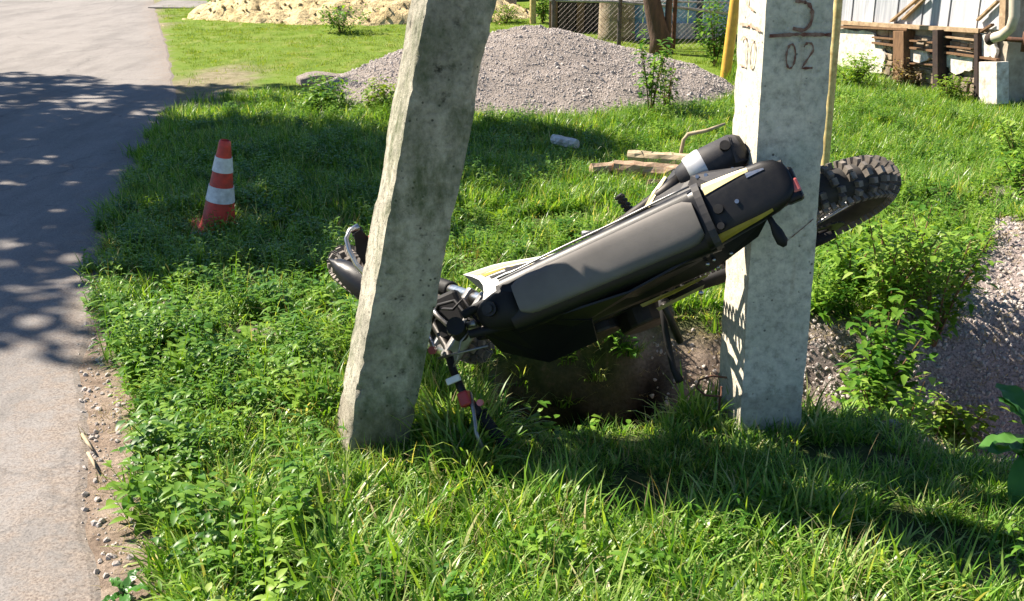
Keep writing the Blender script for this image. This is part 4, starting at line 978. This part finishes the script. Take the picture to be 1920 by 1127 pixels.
# brown shed wall left of the blue fence
sx0, sx1 = YP(1030, 40, 15.4).x, YP(1180, 40, 15.4).x
sb = empty('brown_shed', (sx0, 15.4, 0), 'dark brown board shed wall behind the chain link fence', 'shed'); SBI = Matrix.Translation(-V3((sx0, 15.4, 0)))
MB().box(((sx0 + sx1) / 2, 15.5, .9), (sx1 - sx0, .1, 2)).build('wall', M['darkbarn'], sb, inv=SBI)
for i in range(9): MB().box((lerp(sx0, sx1, (i + .5) / 9), 15.43, .9), ((sx1 - sx0) / 9 - .02, .03, 2)).build('board', M['darkbarn'] if i % 3 else M['brown_wood'], sb, inv=SBI)
# stack of pale rubble sack beside the stump
c = G(1150, 68); mb = MB(); mb.rings([[V3((c.x + (.26 - .05 * z) * math.cos(q) + .05 * nz(q, z, 3), c.y - .5 + (.2) * math.sin(q), z)) for q in [2 * PI * k / 16 for k in range(16)]] for z in (-.05, .1, .25, .42, .55, .66)])
tag(mb.build('sack', M['stone'], smooth=True), 'brownish sack standing behind the top of the gravel heap', 'sack')
# trunk and its leaning branch
def trunk(name, pts, rs, mat, label, cat, forks=()):
    t = empty(name, pts[0], label, cat); I = Matrix.Translation(-V3(pts[0]))
    MB().tube(pts, rs, 14).build('trunk', mat, t, inv=I, smooth=True)
    for p, r_ in forks: MB().tube(p, r_, 10).build('branch', mat, t, inv=I, smooth=True)
    return t, I
TY = 13.0
def tq(px, py, dy=0): v = YP(px, py, TY + dy); return v
a_ = tq(1240, 108); a_.z = -.05
tk, TI = trunk('bare_tree', [a_, tq(1238, 70), tq(1230, 40), tq(1222, 0), tq(1214, -60), tq(1200, -200)], [.15, .125, .11, .10, .095, .07], M['bark'], 'brown tree trunk standing in front of the pale blue fence', 'tree',
    [([tq(1244, 100), tq(1252, 60), tq(1254, 10), tq(1262, -60), tq(1280, -160)], [.05, .045, .04, .035, .02]), ([tq(1220, 0), tq(1190, -70), tq(1170, -140)], [.05, .04, .02]), ([tq(1215, -60), tq(1240, -130), tq(1250, -220)], [.05, .04, .02])])
# cream house far behind and its post
CH = empty('cream_house', (.0, 19.5, 0), 'pale cream house wall far behind the gravel heap', 'house'); CI = Matrix.Translation(-V3((0, 19.5, 0)))
cx0, cx1 = YP(905, 20, 19.5).x, YP(966, 20, 19.5).x
MB().box(((cx0 + cx1) / 2 - .1, 19.6, 1.2), (cx1 - cx0 + .2, .2, 2.4)).build('wall', M['stucco'], CH, inv=CI)
MB().box(((cx0 + cx1) / 2 - .1, 19.5, .12), (cx1 - cx0 + .25, .25, .22)).build('plinth', M['mortar'], CH, inv=CI)
MB().plate([V3((cx0 - .3, 19.2, 2.4)), V3((cx1 + .2, 19.2, 2.4)), V3((cx1 + .2, 20.6, 3.1)), V3((cx0 - .3, 20.6, 3.1))], (0, 0, .08)).build('roof', M['rust'], CH, inv=CI)
c = G(999, 47); t_ = YP(1000, -30, c.y); tag(MB().tube([V3((c.x, c.y, 0)), V3((c.x, c.y, 1.6))], .05, 12).build('wooden_stake', M['paleyellow'], smooth=True, auto=60), 'ochre stake standing left of the chain link fence', 'stake')
# far back wall of dark vegetation-coloured boards so that the yard closes
bw = empty('back_fence', (4, 22, 0), 'dark board fence closing the far side of the yard', 'fence'); BWI = Matrix.Translation(-V3((4, 22, 0)))
for i in range(30): MB().box((-.6 + i * .42, 22 + .01 * (i % 2), .95), (.4, .03, 1.9)).build('board', M['darkbarn'] if i % 4 else M['brown_wood'], bw, inv=BWI)

# ------------------------------------------------------------------ timber, twigs and litter in the grass
def ground_z(x, y): return hz(x, y)
def log(px0, py0, px1, py1, r_, label, mat='log', group=None, lift=.03, flat=1, name='split_log'):
    a_ = G(px0, py0, .08); b_ = G(px1, py1, .08); a_.z = ground_z(a_.x, a_.y) + lift + r_; b_.z = ground_z(b_.x, b_.y) + lift + r_
    rr = []; d = (b_ - a_).normalized(); u = V3((0, 0, 1)); s_ = d.cross(u).normalized(); u = s_.cross(d)
    for i in range(9):
        p = a_.lerp(b_, i / 8); rr.append([p + s_ * math.cos(q) * r_ * (1 + .4 * nz(i * .9, q, px0)) * (.6 + .4 * min(1, 4 * min(i, 8 - i) / 8 + .3)) + u * math.sin(q) * r_ * flat * (1 + .2 * nz(i * .7, q + 5, px0)) for q in [2 * PI * k / 9 for k in range(9)]])
    return tag(MB().rings(rr).build(name, M[mat]), label, 'log' if name != 'stone_block' else 'stone', group)
log(1178, 304, 1300, 318, .036, 'palest split log lying on top of the timber behind the motorcycle', 'dead', 'split logs lying in the grass', .08)
log(1150, 326, 1300, 330, .05, 'pinkish split log below the palest one behind the motorcycle', 'log', 'split logs lying in the grass', .03)
log(1108, 328, 1175, 322, .04, 'orange brown log end poking out left of the other logs', 'log', 'split logs lying in the grass', .03)
log(1215, 345, 1290, 338, .04, 'shaded log lowest at the right of the timber pile', 'bark', 'split logs lying in the grass', .0)
log(1037, 262, 1082, 270, .042, 'small white rubble block in the grass below the gravel heap', 'whitewash', None, .05, .8, 'stone_block')
st_ = [CD(1268, 300, 6.55), CD(1282, 262, 6.5), CD(1290, 252, 6.5), CD(1325, 245, 6.48), CD(1360, 232, 6.45)]
st_[0].z = 0; tag(MB().tube(st_, [.012, .012, .014, .012, .008], 8).build('dry_branch', M['dead'], smooth=True), 'bent dry branch standing up behind the silencer', 'branch')
def stick(pxs, r_, z, label, mat='dead', name='dry_stick'):
    P_ = []
    for px, py in pxs: q = G(px, py, z); q.z = max(hz(q.x, q.y), .013) + z + r_ * .5; P_.append(q)
    return tag(MB().tube(P_, [r_] * (len(P_) - 1) + [r_ * .4], 6).build(name, M[mat], smooth=True), label, 'stick')
stick([(155, 823), (166, 840), (175, 852)], .0055, 0, 'short pale straw stick on the road edge, the upper of two')
stick([(166, 858), (176, 876), (180, 888)], .005, 0, 'short pale straw stick on the road edge, the lower of two')

# ------------------------------------------------------------------ trees outside the view that shade the road and verge
T_ROAD = crown_x = 2.2
def shade_tree(x, y, h, crowns, n, seed, label):
    t = empty('shade_tree', (x, y, 0), label, 'tree', 'trees beyond the road'); r = random.Random(seed)
    MB().tube([(0, 0, -.1), (.05, .05, h * .3), (-.05, .1, h * .6), (.0, 0, h * .95)], [.2, .16, .11, .04], 12).build('trunk', M['bark'], t, smooth=True)
    for cx, cy, cz, rx, ry, rz in crowns[:8]:
        MB().tube([(0, .05, h * .35), (cx * .5, cy * .5, lerp(h * .35, cz, .6)), (cx, cy, cz)], [.07, .05, .02], 8).build('limb', M['bark'], t, smooth=True)
    V, F = [], []
    tot = sum(c[3] * c[4] * c[5] for c in crowns)
    for cx, cy, cz, rx, ry, rz in crowns:
        for i in range(int(n * rx * ry * rz / tot)):
            while True:
                a, b, c = r.uniform(-1, 1), r.uniform(-1, 1), r.uniform(-1, 1)
                if a * a + b * b + c * c < 1: break
            p = V3((cx + a * rx, cy + b * ry, cz + c * rz))
            if (mn.noise(p * 1.3 + V3((seed, 0, 0))) < -.12 or (seed == 11 and mn.noise(p * 3.4) < .0) or (seed == 5 and cx < T_ROAD and mn.noise(p * 3.4) < -.08)): continue
            d = V3((r.gauss(0, 1), r.gauss(0, 1), r.gauss(0, .6))).normalized(); s_ = d.orthogonal().normalized(); L_ = r.uniform(.10, .19); n0 = len(V)
            V += [tuple(p), tuple(p + d * L_ * .5 + s_ * L_ * .32), tuple(p + d * L_), tuple(p + d * L_ * .5 - s_ * L_ * .32)]; F.append((n0, n0 + 1, n0 + 2, n0 + 3))
    o = MB().add(V, F); c_ = o.build('crown', M['tree_leaf'], t); c_['kind'] = 'stuff'
    return t
# crowns are placed up-sun of the ground they shade
def over(gx, gy, z): k = z / S.z; return (gx + S.x * k, gy + S.y * k, z)
def crown(tx, ty, gx, gy, z, rx, ry, rz): a, b, c = over(gx, gy, z); return (a - tx, b - ty, c, rx, ry, rz)
T1 = (-8.3, 9.3); T2 = (-9.5, 10.8)
shade_tree(*T1, 6.2, [crown(*T1, -3.3, 7.6, 5.2, 1.3, 1.15, 1.0), crown(*T1, -1.7, 7.2, 4.9, 1.25, 1.1, .9), crown(*T1, -2.3, 6.0, 4.6, 1.4, .85, .8), crown(*T1, -.7, 6.4, 5.3, 1.0, .8, .8),
    crown(*T1, -2.0, 5.1, 5.0, 1.1, .45, .6), crown(*T1, -3.3, 5.6, 4.4, .9, .8, .7), crown(*T1, -.2, 7.3, 5.9, .9, .7, .7), crown(*T1, -1.5, 4.75, 4.8, .75, .4, .5), crown(*T1, -.7, 5.5, 5.1, .6, .35, .5)], 38000, 5, 'leafy tree across the road that shades the verge and the cone')
shade_tree(*T2, 6.8, [crown(*T2, -4.6, 7.9, 6.0, 1.3, 1.4, 1.0), crown(*T2, -4.6, 6.2, 5.6, 1.1, 1.0, .9), crown(*T2, -3.0, 9.6, 6.2, 1.6, .8, .6), crown(*T2, -5.2, 10.2, 6.4, 1.3, 1.0, .6), crown(*T2, -3.1, 3.45, 6.4, 1.1, .2, .3), crown(*T2, -2.6, 4.05, 6.0, 1.0, .24, .4), crown(*T2, -3.0, 3.0, 6.2, .8, .09, .3), crown(*T2, -2.6, 4.3, 6.6, .9, .28, .5), crown(*T2, -2.4, 3.75, 6.2, .8, .18, .4), crown(*T2, -2.9, 4.9, 6.3, .8, .4, .5)], 32000, 11, 'second leafy tree across the road that dapples the asphalt')
# ------------------------------------------------------------------ ground cover
rnd = random.Random(77)
heap_in = lambda x, y: (gf(x, y) > hz(x, y) + .02 and abs(x - g_c[0]) < 2.1 and abs(y - g_c[1]) < 1.95) or (sf(x, y) > hz(x, y) + .03 and abs(x + 2.4) < 2.85 and abs(y - 18.2) < 1.65)
def visible(x, y, z=0, mx=160):
    d = y * cp - (z - CAM_H) * sp
    if d < .5: return False
    px, py = to_px((x, y, z)); return -mx < px < 1920 + mx and py < 1127 + 420
def sample(n, x0, x1, y0, y1, keep):
    out = []
    for _ in range(n):
        x, y = rnd.uniform(x0, x1), rnd.uniform(y0, y1)
        k = keep(x, y)
        if k > 0 and rnd.random() < k and not in_pole(x, y): out.append((x, y))
    return out
def in_pole(x, y): return (abs(x + .41) < .10 and abs(y - 3.06) < .10) or (abs(x - .785) < .10 and abs(y - 3.10) < .11)
def inst(x, y, smin, smax, nk, tilt=.12, z=None, dz=0):
    return (x, y, (hz(x, y) if z is None else z) + dz, rnd.gauss(0, tilt), rnd.gauss(0, tilt), rnd.uniform(0, 2 * PI), rnd.uniform(smin, smax), rnd.randrange(nk))
def green(x, y):
    b = bare(x, y); g_ = 0 if heap_in(x, y) else max(0, 1 - b * 1.15)
    if -.1 < x < .5 and 3.1 < y < 4.0: g_ = max(g_, 1)
    return g_
def patchy(x, y, s, seed): return nz(x * s, y * s, seed)
# long arching blades
blades_t = [tuft(i, 18, .18, .0100, .055, .42, 2.0, dry=.1) for i in range(5)] + [tuft(20 + i, 18, .13, .0075, .05, .7, 2.0, dry=.35) for i in range(3)] + [tuft(30 + i, 9, .22, .0035, .05, .5, .9, 'drygrass', 0) for i in range(1)] + [tuft(34, 16, .09, .005, .07, 1.1, .8, 'drygrass', 0)]
def near_keep(x, y):
    if not visible(x, y): return 0
    g = green(x, y); return g * (.8 + .5 * patchy(x, y, 1.6, 30))
pts = []
for x, y in sample(13000, -1.9, 2.6, 1.55, 3.35, near_keep):
    tall = 1.0 + .4 * math.exp(-((y - 2.85) / .12) ** 2) * sstep(-.6, -.2, x) * (1 - sstep(.0, .15, x) * (1 - sstep(.6, .8, x))); short = lerp(.62, 1, sstep(-1.15, -.55, x))
    
    if -.05 < x < .66 and 2.55 < y < 3.0: tall = .5
    if x > .95 and y > 2.25: tall = .55
    if 2.5 < y < 3.0 and (-.72 < x < -.2 or .6 < x < .95): tall = .62
    pts.append(inst(x, y, .55 * tall * short, 1.05 * tall * short, 10 if rnd.random() < .45 else 8))
for x, y in sample(9000, -2.3, 3.4, 3.3, 6.2, near_keep): pts.append(inst(x, y, .45, .85, 10 if rnd.random() < .4 else 8))
pts = [z_ for z_ in pts if nz(z_[0] * 4.5, z_[1] * 4.5, 41) > -.32]
scatter('grass', pts, blades_t, 'long arching green grass round the poles')
# leafy weeds
weeds_t = [weed(40 + i, 9, .13, .05, .022, .75) for i in range(4)] + [weed(50 + i, 10, .05, .05, .021, 1.0, per=4, rosette=True) for i in range(3)] + [weed(60 + i, 8, .16, .034, .014, .6, per=9) for i in range(2)] + [weed(66 + i, 9, .03, .13, .022, 1.0, per=2, rosette=True) for i in range(2)] + [weed(70, 7, .2, .07, .012, .7, per=8)]
def weed_keep(x, y):
    if not visible(x, y): return 0
    lf = 1 - sstep(-1.1, -.3, x); return green(x, y) * (.08 + .75 * lf + .45 * patchy(x, y, 1.3, 60))
pts = [inst(x, y, .55, 1.1 + .7 * rnd.random() ** 2, 12) for x, y in sample(3800, -1.9, 2.6, 1.6, 4.2, weed_keep)]
pts += [inst(x, y, .6, 1.15, 12) for x, y in sample(5200, -2.4, 3.6, 4.2, 9.3, lambda x, y: green(x, y) * visible(x, y) * (.8 + patchy(x, y, 1.1, 61)))]
scatter('weeds', pts, weeds_t, 'small leafy weeds among the grass along the road')
# mid-distance meadow
mid_t = [tuft(70 + i, 30, .13, .0075, .09, .4, 1.4, dry=.06, segs=3) for i in range(4)]
pts = [inst(x, y, .6, 1.15, 4) for x, y in sample(13000, -2.8, 4.6, 5.6, 9.6, lambda x, y: green(x, y) * visible(x, y) * (.85 + .5 * patchy(x, y, 1.0, 62)))]
pts += [inst(x, y, .6, 1.1, 4) for x, y in sample(6500, 1.6, 6.0, 9.0, 13.2, lambda x, y: green(x, y) * visible(x, y) * (x > 2.0 + .1 * (y - 9)) * ((V3((x, y, 0)) - WA).dot(wn_) > .1))]
scatter('meadow_grass', pts, mid_t, 'mid green grass between the verge and the gravel heap')
lawn_t = [tuft(80 + i, 34, .05, .006, .12, .5, 1.0, 'lawn', .12, 2) for i in range(3)]
pts = [inst(x, y, .5, 1.0, 3) for x, y in sample(15000, -7.5, 2.6, 9.2, 21, lambda x, y: (x > road_edge(y) + .1) * green(x, y) * (.55 + .6 * patchy(x, y, .8, 63)))]
scatter('lawn', pts, lawn_t, 'short bright lawn beyond the shaded verge')
# dry straw on shoulder and bare patches
dry_t = [tuft(90 + i, 14, .07, .0035, .05, 1.1, .6, 'drygrass', 0, 2) for i in range(3)]
pts = [inst(x, y, .4, 1.0, 3) for x, y in sample(7000, -2.3, 2.9, 1.6, 5.4, lambda x, y: visible(x, y) * (x > road_edge(y) + .02) * (.15 + .5 * (nz(x * 2.2, y * 2.2, 71) > .25) + .55 * (bare(x, y) > .3)) * (1 - .8 * (ditch(x, y) > .5)))]
scatter('straw', pts, dry_t, 'dry straw lying on the bare verge')
# clods and gravel
clods = [clod(i, M['pebble']) for i in range(4)]
pts = []
for x, y in sample(36000, -2.4, 3.2, 1.6, 5.6, lambda x, y: visible(x, y) * (x > road_edge(y) - .03) * bare(x, y) * (not (-.3 < x < .55 and 2.9 < y < 4.1))):
    r_ = rnd.random(); pts.append((x, y, hz(x, y), rnd.uniform(0, 6), rnd.uniform(0, 6), rnd.uniform(0, 6), .0035 + .011 * r_ ** 3, rnd.randrange(4)))
for _ in range(22000):
    x, y = rnd.uniform(1.1, 3.2), rnd.uniform(2.7, 5.4)
    if bare(x, y) > .5 and visible(x, y): pts.append((x, y, hz(x, y), rnd.uniform(0, 6), rnd.uniform(0, 6), rnd.uniform(0, 6), .004 + .009 * rnd.random() ** 2, rnd.randrange(4)))
scatter('pebbles', pts, clods, 'loose stones and clods on bare soil')
pts = []
for _ in range(42000):
    x, y = rnd.uniform(-1.95, 2.45), rnd.uniform(8.2, 11.6)
    z = gf(x, y)
    if z > hz(x, y) + .0: pts.append((x, y, z, rnd.uniform(0, 6), rnd.uniform(0, 6), rnd.uniform(0, 6), .005 + .008 * rnd.random() ** 2 + (.014 if rnd.random() < .012 else 0), rnd.randrange(4)))
scatter('gravel', pts, clods, parent=gh)
lumps = [clod(10 + i, M['sand']) for i in range(3)]
pts = []
for _ in range(500):
    x, y = rnd.uniform(-5.2, .4), rnd.uniform(16.6, 18.8); z = sf(x, y)
    if z > hz(x, y) + .02: pts.append((x, y, z, rnd.uniform(0, 6), rnd.uniform(0, 6), rnd.uniform(0, 6), .012 + .035 * rnd.random() ** 2, rnd.randrange(3)))
scatter('sand_lumps', pts, lumps, parent=sh_)

# ------------------------------------------------------------------ shrubs and single plants
def shrub(name, loc, h, r_, n, leaf, label, mat='weed', seed=1, cat='shrub', group=None, bare_low=.2, squash=1):
    t = empty(name, loc, label, cat, group); r = random.Random(seed)
    k = 5 + int(r_ * 8)
    stm = MB(); tips = []
    for i in range(k):
        az = r.random() * 2 * PI; rr = r_ * r.uniform(.2, .9); tip = V3((math.cos(az) * rr, math.sin(az) * rr, h * r.uniform(.6, 1)))
        stm.tube([(0, 0, -.02), tip * .4 + V3((0, 0, h * .1)), tip], [.006, .004, .002], 5); tips.append(tip)
    stm.build('stems', M['brown_wood'], t)['kind'] = 'stuff'
    V, F, T = [], [], []
    for i in range(n):
        tip = r.choice(tips); q = tip * r.uniform(bare_low, 1.05) + V3((r.gauss(0, r_ * .16), r.gauss(0, r_ * .16), r.gauss(0, h * .06)))
        if q.z < 0: q.z = abs(q.z) * .3
        el = r.uniform(-.3, .8); a = r.random() * 2 * PI
        leafq(V, F, T, q, V3((math.cos(a) * math.cos(el), math.sin(a) * math.cos(el), math.sin(el))), V3((0, 0, 1)), leaf * r.uniform(.6, 1.2), leaf * .45 * r.uniform(.7, 1.2), r.random())
    o = bpy.data.objects.new('foliage', leaf_mesh('foliage', V, F, T, M[mat])); COL.objects.link(o); o.parent = t; o['kind'] = 'stuff'
    return t
def at(px, py): q = G(px, py); q.z = hz(q.x, q.y) - .01; return q
shrub('leafy_weed', at(1650, 655), .50, .24, 560, .06, 'tallest dark leafy weed on the rim of the hollow right of the post', seed=1, cat='plant', group='weeds on the hollow rim')
shrub('hollow_weed', at(990, 700), .4, .16, 400, .05, 'dark tangled weed under the tank at the left end of the hollow', seed=31, cat='plant', group='weeds in the hollow')
shrub('hollow_weed', at(1065, 688), .5, .16, 800, .05, 'dense weed on the back wall of the hollow below the seat', seed=51, cat='plant', group='weeds in the hollow')
shrub('hollow_weed', at(1165, 690), .55, .16, 800, .05, 'dense weed on the back wall of the hollow left of the side stand', seed=52, cat='plant', group='weeds in the hollow')
shrub('hollow_weed', at(1225, 715), .42, .13, 500, .045, 'low weed at the bottom of the hollow nearest the wire loop', seed=53, cat='plant', group='weeds in the hollow')
shrub('hollow_weed', at(1115, 740), .4, .14, 480, .045, 'dark tangled weed low in the middle of the hollow', seed=32, cat='plant', group='weeds in the hollow')
shrub('hollow_weed', at(1215, 700), .22, .1, 200, .045, 'dark weed behind the side stand in the hollow', seed=33, cat='plant', group='weeds in the hollow')
shrub('leafy_weed', at(1655, 600), .52, .2, 620, .05, 'bushy weed nearest the right side of the post', seed=34, cat='plant', group='weeds on the hollow rim')
shrub('leafy_weed', at(1690, 700), .42, .22, 520, .05, 'dark bushy weed leaning over the shaded gravel', seed=35, cat='plant', group='weeds on the hollow rim')
shrub('leafy_weed', at(1755, 610), .5, .2, 480, .05, 'tall loose weed on the gravel just left of the low spreading one', seed=36, cat='plant', group='weeds on the hollow rim')
shrub('leafy_weed', at(1740, 745), .34, .16, 260, .045, 'weed rooted in the shaded gravel nearest the lower right', seed=37, cat='plant', group='weeds on the hollow rim')
shrub('leafy_weed', at(1590, 560), .30, .18, 380, .055, 'leafy weed just right of the post below the rear tyre', seed=2, cat='plant', group='weeds on the hollow rim')
shrub('leafy_weed', at(1700, 585), .42, .26, 420, .05, 'dense weed behind the tallest weed on the gravel rim', seed=3, cat='plant', group='weeds on the hollow rim')
shrub('leafy_weed', at(1800, 650), .22, .16, 300, .055, 'low spreading light green weed on the gravel slope at the right', 'lawn', seed=4, cat='plant', group='weeds on the hollow rim')
shrub('leafy_weed', at(1620, 700), .2, .12, 200, .045, 'small weed at the shaded foot of the tallest one', seed=5, cat='plant', group='weeds on the hollow rim')
shrub('bush', at(1600, 175), .36, .36, 900, .05, 'round dark bush against the left end of the stone plinth', seed=6, cat='bush')
shrub('bush', at(1700, 168), .3, .3, 420, .05, 'yellowish scrub at the foot of the light brown plinth post', 'drygrass', seed=41, cat='bush')
shrub('bush', at(1775, 196), .26, .3, 380, .05, 'low scrub at the foot of the dark rotten post', 'lawn', seed=42, cat='bush')
shrub('bush', at(1650, 140), .28, .3, 420, .05, 'low green scrub halfway along the stone plinth', seed=43, cat='bush')
shrub('climbing_bush', at(1340, 128), .75, .3, 700, .07, 'green bush leaning on the yellow gas pipe', seed=7, cat='bush')
shrub('bush', at(1018, 46), .55, .25, 320, .08, 'dark bush by the ochre stake behind the heap', seed=8, cat='bush')
shrub('bush', at(950, 44), .3, .45, 320, .07, 'low bright bush under the cream house wall', 'lawn', seed=9, cat='bush')
shrub('bush', at(640, 62), .36, .5, 420, .08, 'green weeds growing on the sand heap', seed=10, cat='bush')
shrub('bush', at(405, 12), .35, .4, 320, .08, 'bush at the left end of the sand heap', seed=14, cat='bush')
shrub('sapling', at(1218, 232), .62, .16, 240, .075, 'young elm sapling in front of the gravel heap', seed=11, cat='sapling', bare_low=.35)
shrub('sapling', at(1250, 222), .5, .2, 170, .06, 'thin bright sapling right of the elm sapling', 'lawn', seed=12, cat='sapling')
shrub('weed_clump', at(600, 215), .3, .35, 620, .06, 'dark weed clump left of the strut at the foot of the gravel', seed=13, cat='plant')
shrub('weed_clump', at(700, 218), .28, .35, 480, .06, 'sunlit weed clump close to the strut', 'lawn', seed=15, cat='plant')
shrub('leafy_weed', at(1885, 190), .35, .2, 260, .05, 'weed growing at the dark house corner', seed=16, cat='plant')
shrub('leafy_weed', at(1905, 330), .35, .22, 420, .05, 'leafy weed in the meadow at the right edge', seed=17, cat='plant')
shrub('leafy_weed', at(1905, 420), .3, .22, 380, .05, 'darker weed at the right edge above the gravel slope', seed=18, cat='plant')
shrub('hollow_weed', at(1075, 690), .26, .2, 300, .045, 'straggly weed hanging over the dark hollow below the seat', 'drygrass', seed=21, cat='plant', group='weeds in the hollow')
shrub('hollow_weed', at(1185, 700), .22, .14, 180, .04, 'thin weed in the hollow beneath the engine', 'drygrass', seed=22, cat='plant', group='weeds in the hollow')
# dry stalks in front of the heap
for i, (px, py, h_, lb) in enumerate(((957, 205, .36, 'thin dead stalk in front of the gravel heap next to the strut'), (1010, 215, .2, 'short dead stalk in front of the middle of the heap'), (1052, 205, .28, 'dry seed stalk in front of the gravel heap'))):
    c = at(px, py); t = empty('dry_stalk', c, lb, 'plant', 'dry stalks before the heap')
    MB().tube([(0, 0, 0), (.01, 0, h_ * .5), (-.01, 0, h_)], [.006, .005, .002], 5).build('stalk', M['brown_wood'], t)
    for k in range(5): MB().tube([(0, 0, h_ * (.4 + .1 * k)), (.05 * (-1) ** k, .01, h_ * (.5 + .1 * k))], [.003, .001], 4).build('side_twig', M['brown_wood'], t)
# broad-leaved plants
def broad(loc, leaves, label, seed):
    t = empty('broadleaf_plant', loc, label, 'plant', 'broad leaved plants'); r = random.Random(seed)
    for (az, el, L_, W_, hgt) in leaves:
        V, F, T = [], [], []; d = V3((math.cos(az) * math.cos(el), math.sin(az) * math.cos(el), math.sin(el))); s_ = d.cross(V3((0, 0, 1))).normalized(); u = s_.cross(d)
        n = 8; base = V3((0, 0, hgt))
        for i in range(n + 1):
            tt = i / n; ww = W_ * .5 * math.sin(PI * min(1, tt * .96 + .02)) ** .75; c = base + d * L_ * tt - V3((0, 0, 1)) * .35 * L_ * tt * tt
            for q in (-1, -.5, 0, .5, 1): V.append(tuple(c + s_ * ww * q + u * (abs(q) * .22 * ww + .006 * math.sin(i * 2 + q * 3)))); T.append(.45 + .2 * r.random())
        F = [(i * 5 + k, i * 5 + k + 1, i * 5 + k + 6, i * 5 + k + 5) for i in range(n) for k in range(4)]
        o = bpy.data.objects.new('leaf', leaf_mesh('leaf', V, F, T, M['bigleaf'])); COL.objects.link(o); o.parent = t
        MB().tube([(0, 0, 0), base], [.004, .003], 5).build('stem', M['weed'], t)
c = at(1900, 945)
broad(c, [(math.radians(q), e, l * 1.35, w_ * 1.35, h_ * 1.1) for q, e, l, w_, h_ in ((175, .1, .09, .05, .16), (60, .6, .13, .06, .2), (110, .7, .12, .055, .22), (200, .5, .10, .05, .13), (20, .4, .12, .06, .17), (250, -.9, .10, .045, .12), (140, .9, .1, .045, .2), (320, .3, .12, .055, .14), (85, .2, .13, .06, .12))], 'broad leaved glossy plant at the right edge in front of the gravel slope', 3)
c = at(235, 1120)
broad(c, [(math.radians(q), e, l, w_, h_) for q, e, l, w_, h_ in ((0, .5, .07, .025, .03), (70, .8, .08, .025, .03), (140, .5, .07, .025, .03), (210, .3, .06, .022, .02), (290, .4, .07, .025, .02))], 'small narrow leaved plant on the road shoulder at the bottom', 4)
c = at(370, 985)
broad(c, [(math.radians(q), e, l, w_, h_) for q, e, l, w_, h_ in ((-20, .5, .08, .035, .03), (60, .7, .08, .035, .04), (130, .5, .07, .03, .03), (210, .4, .08, .035, .03), (290, .5, .08, .035, .02))], 'low dock plant at the edge of the verge grass', 5)
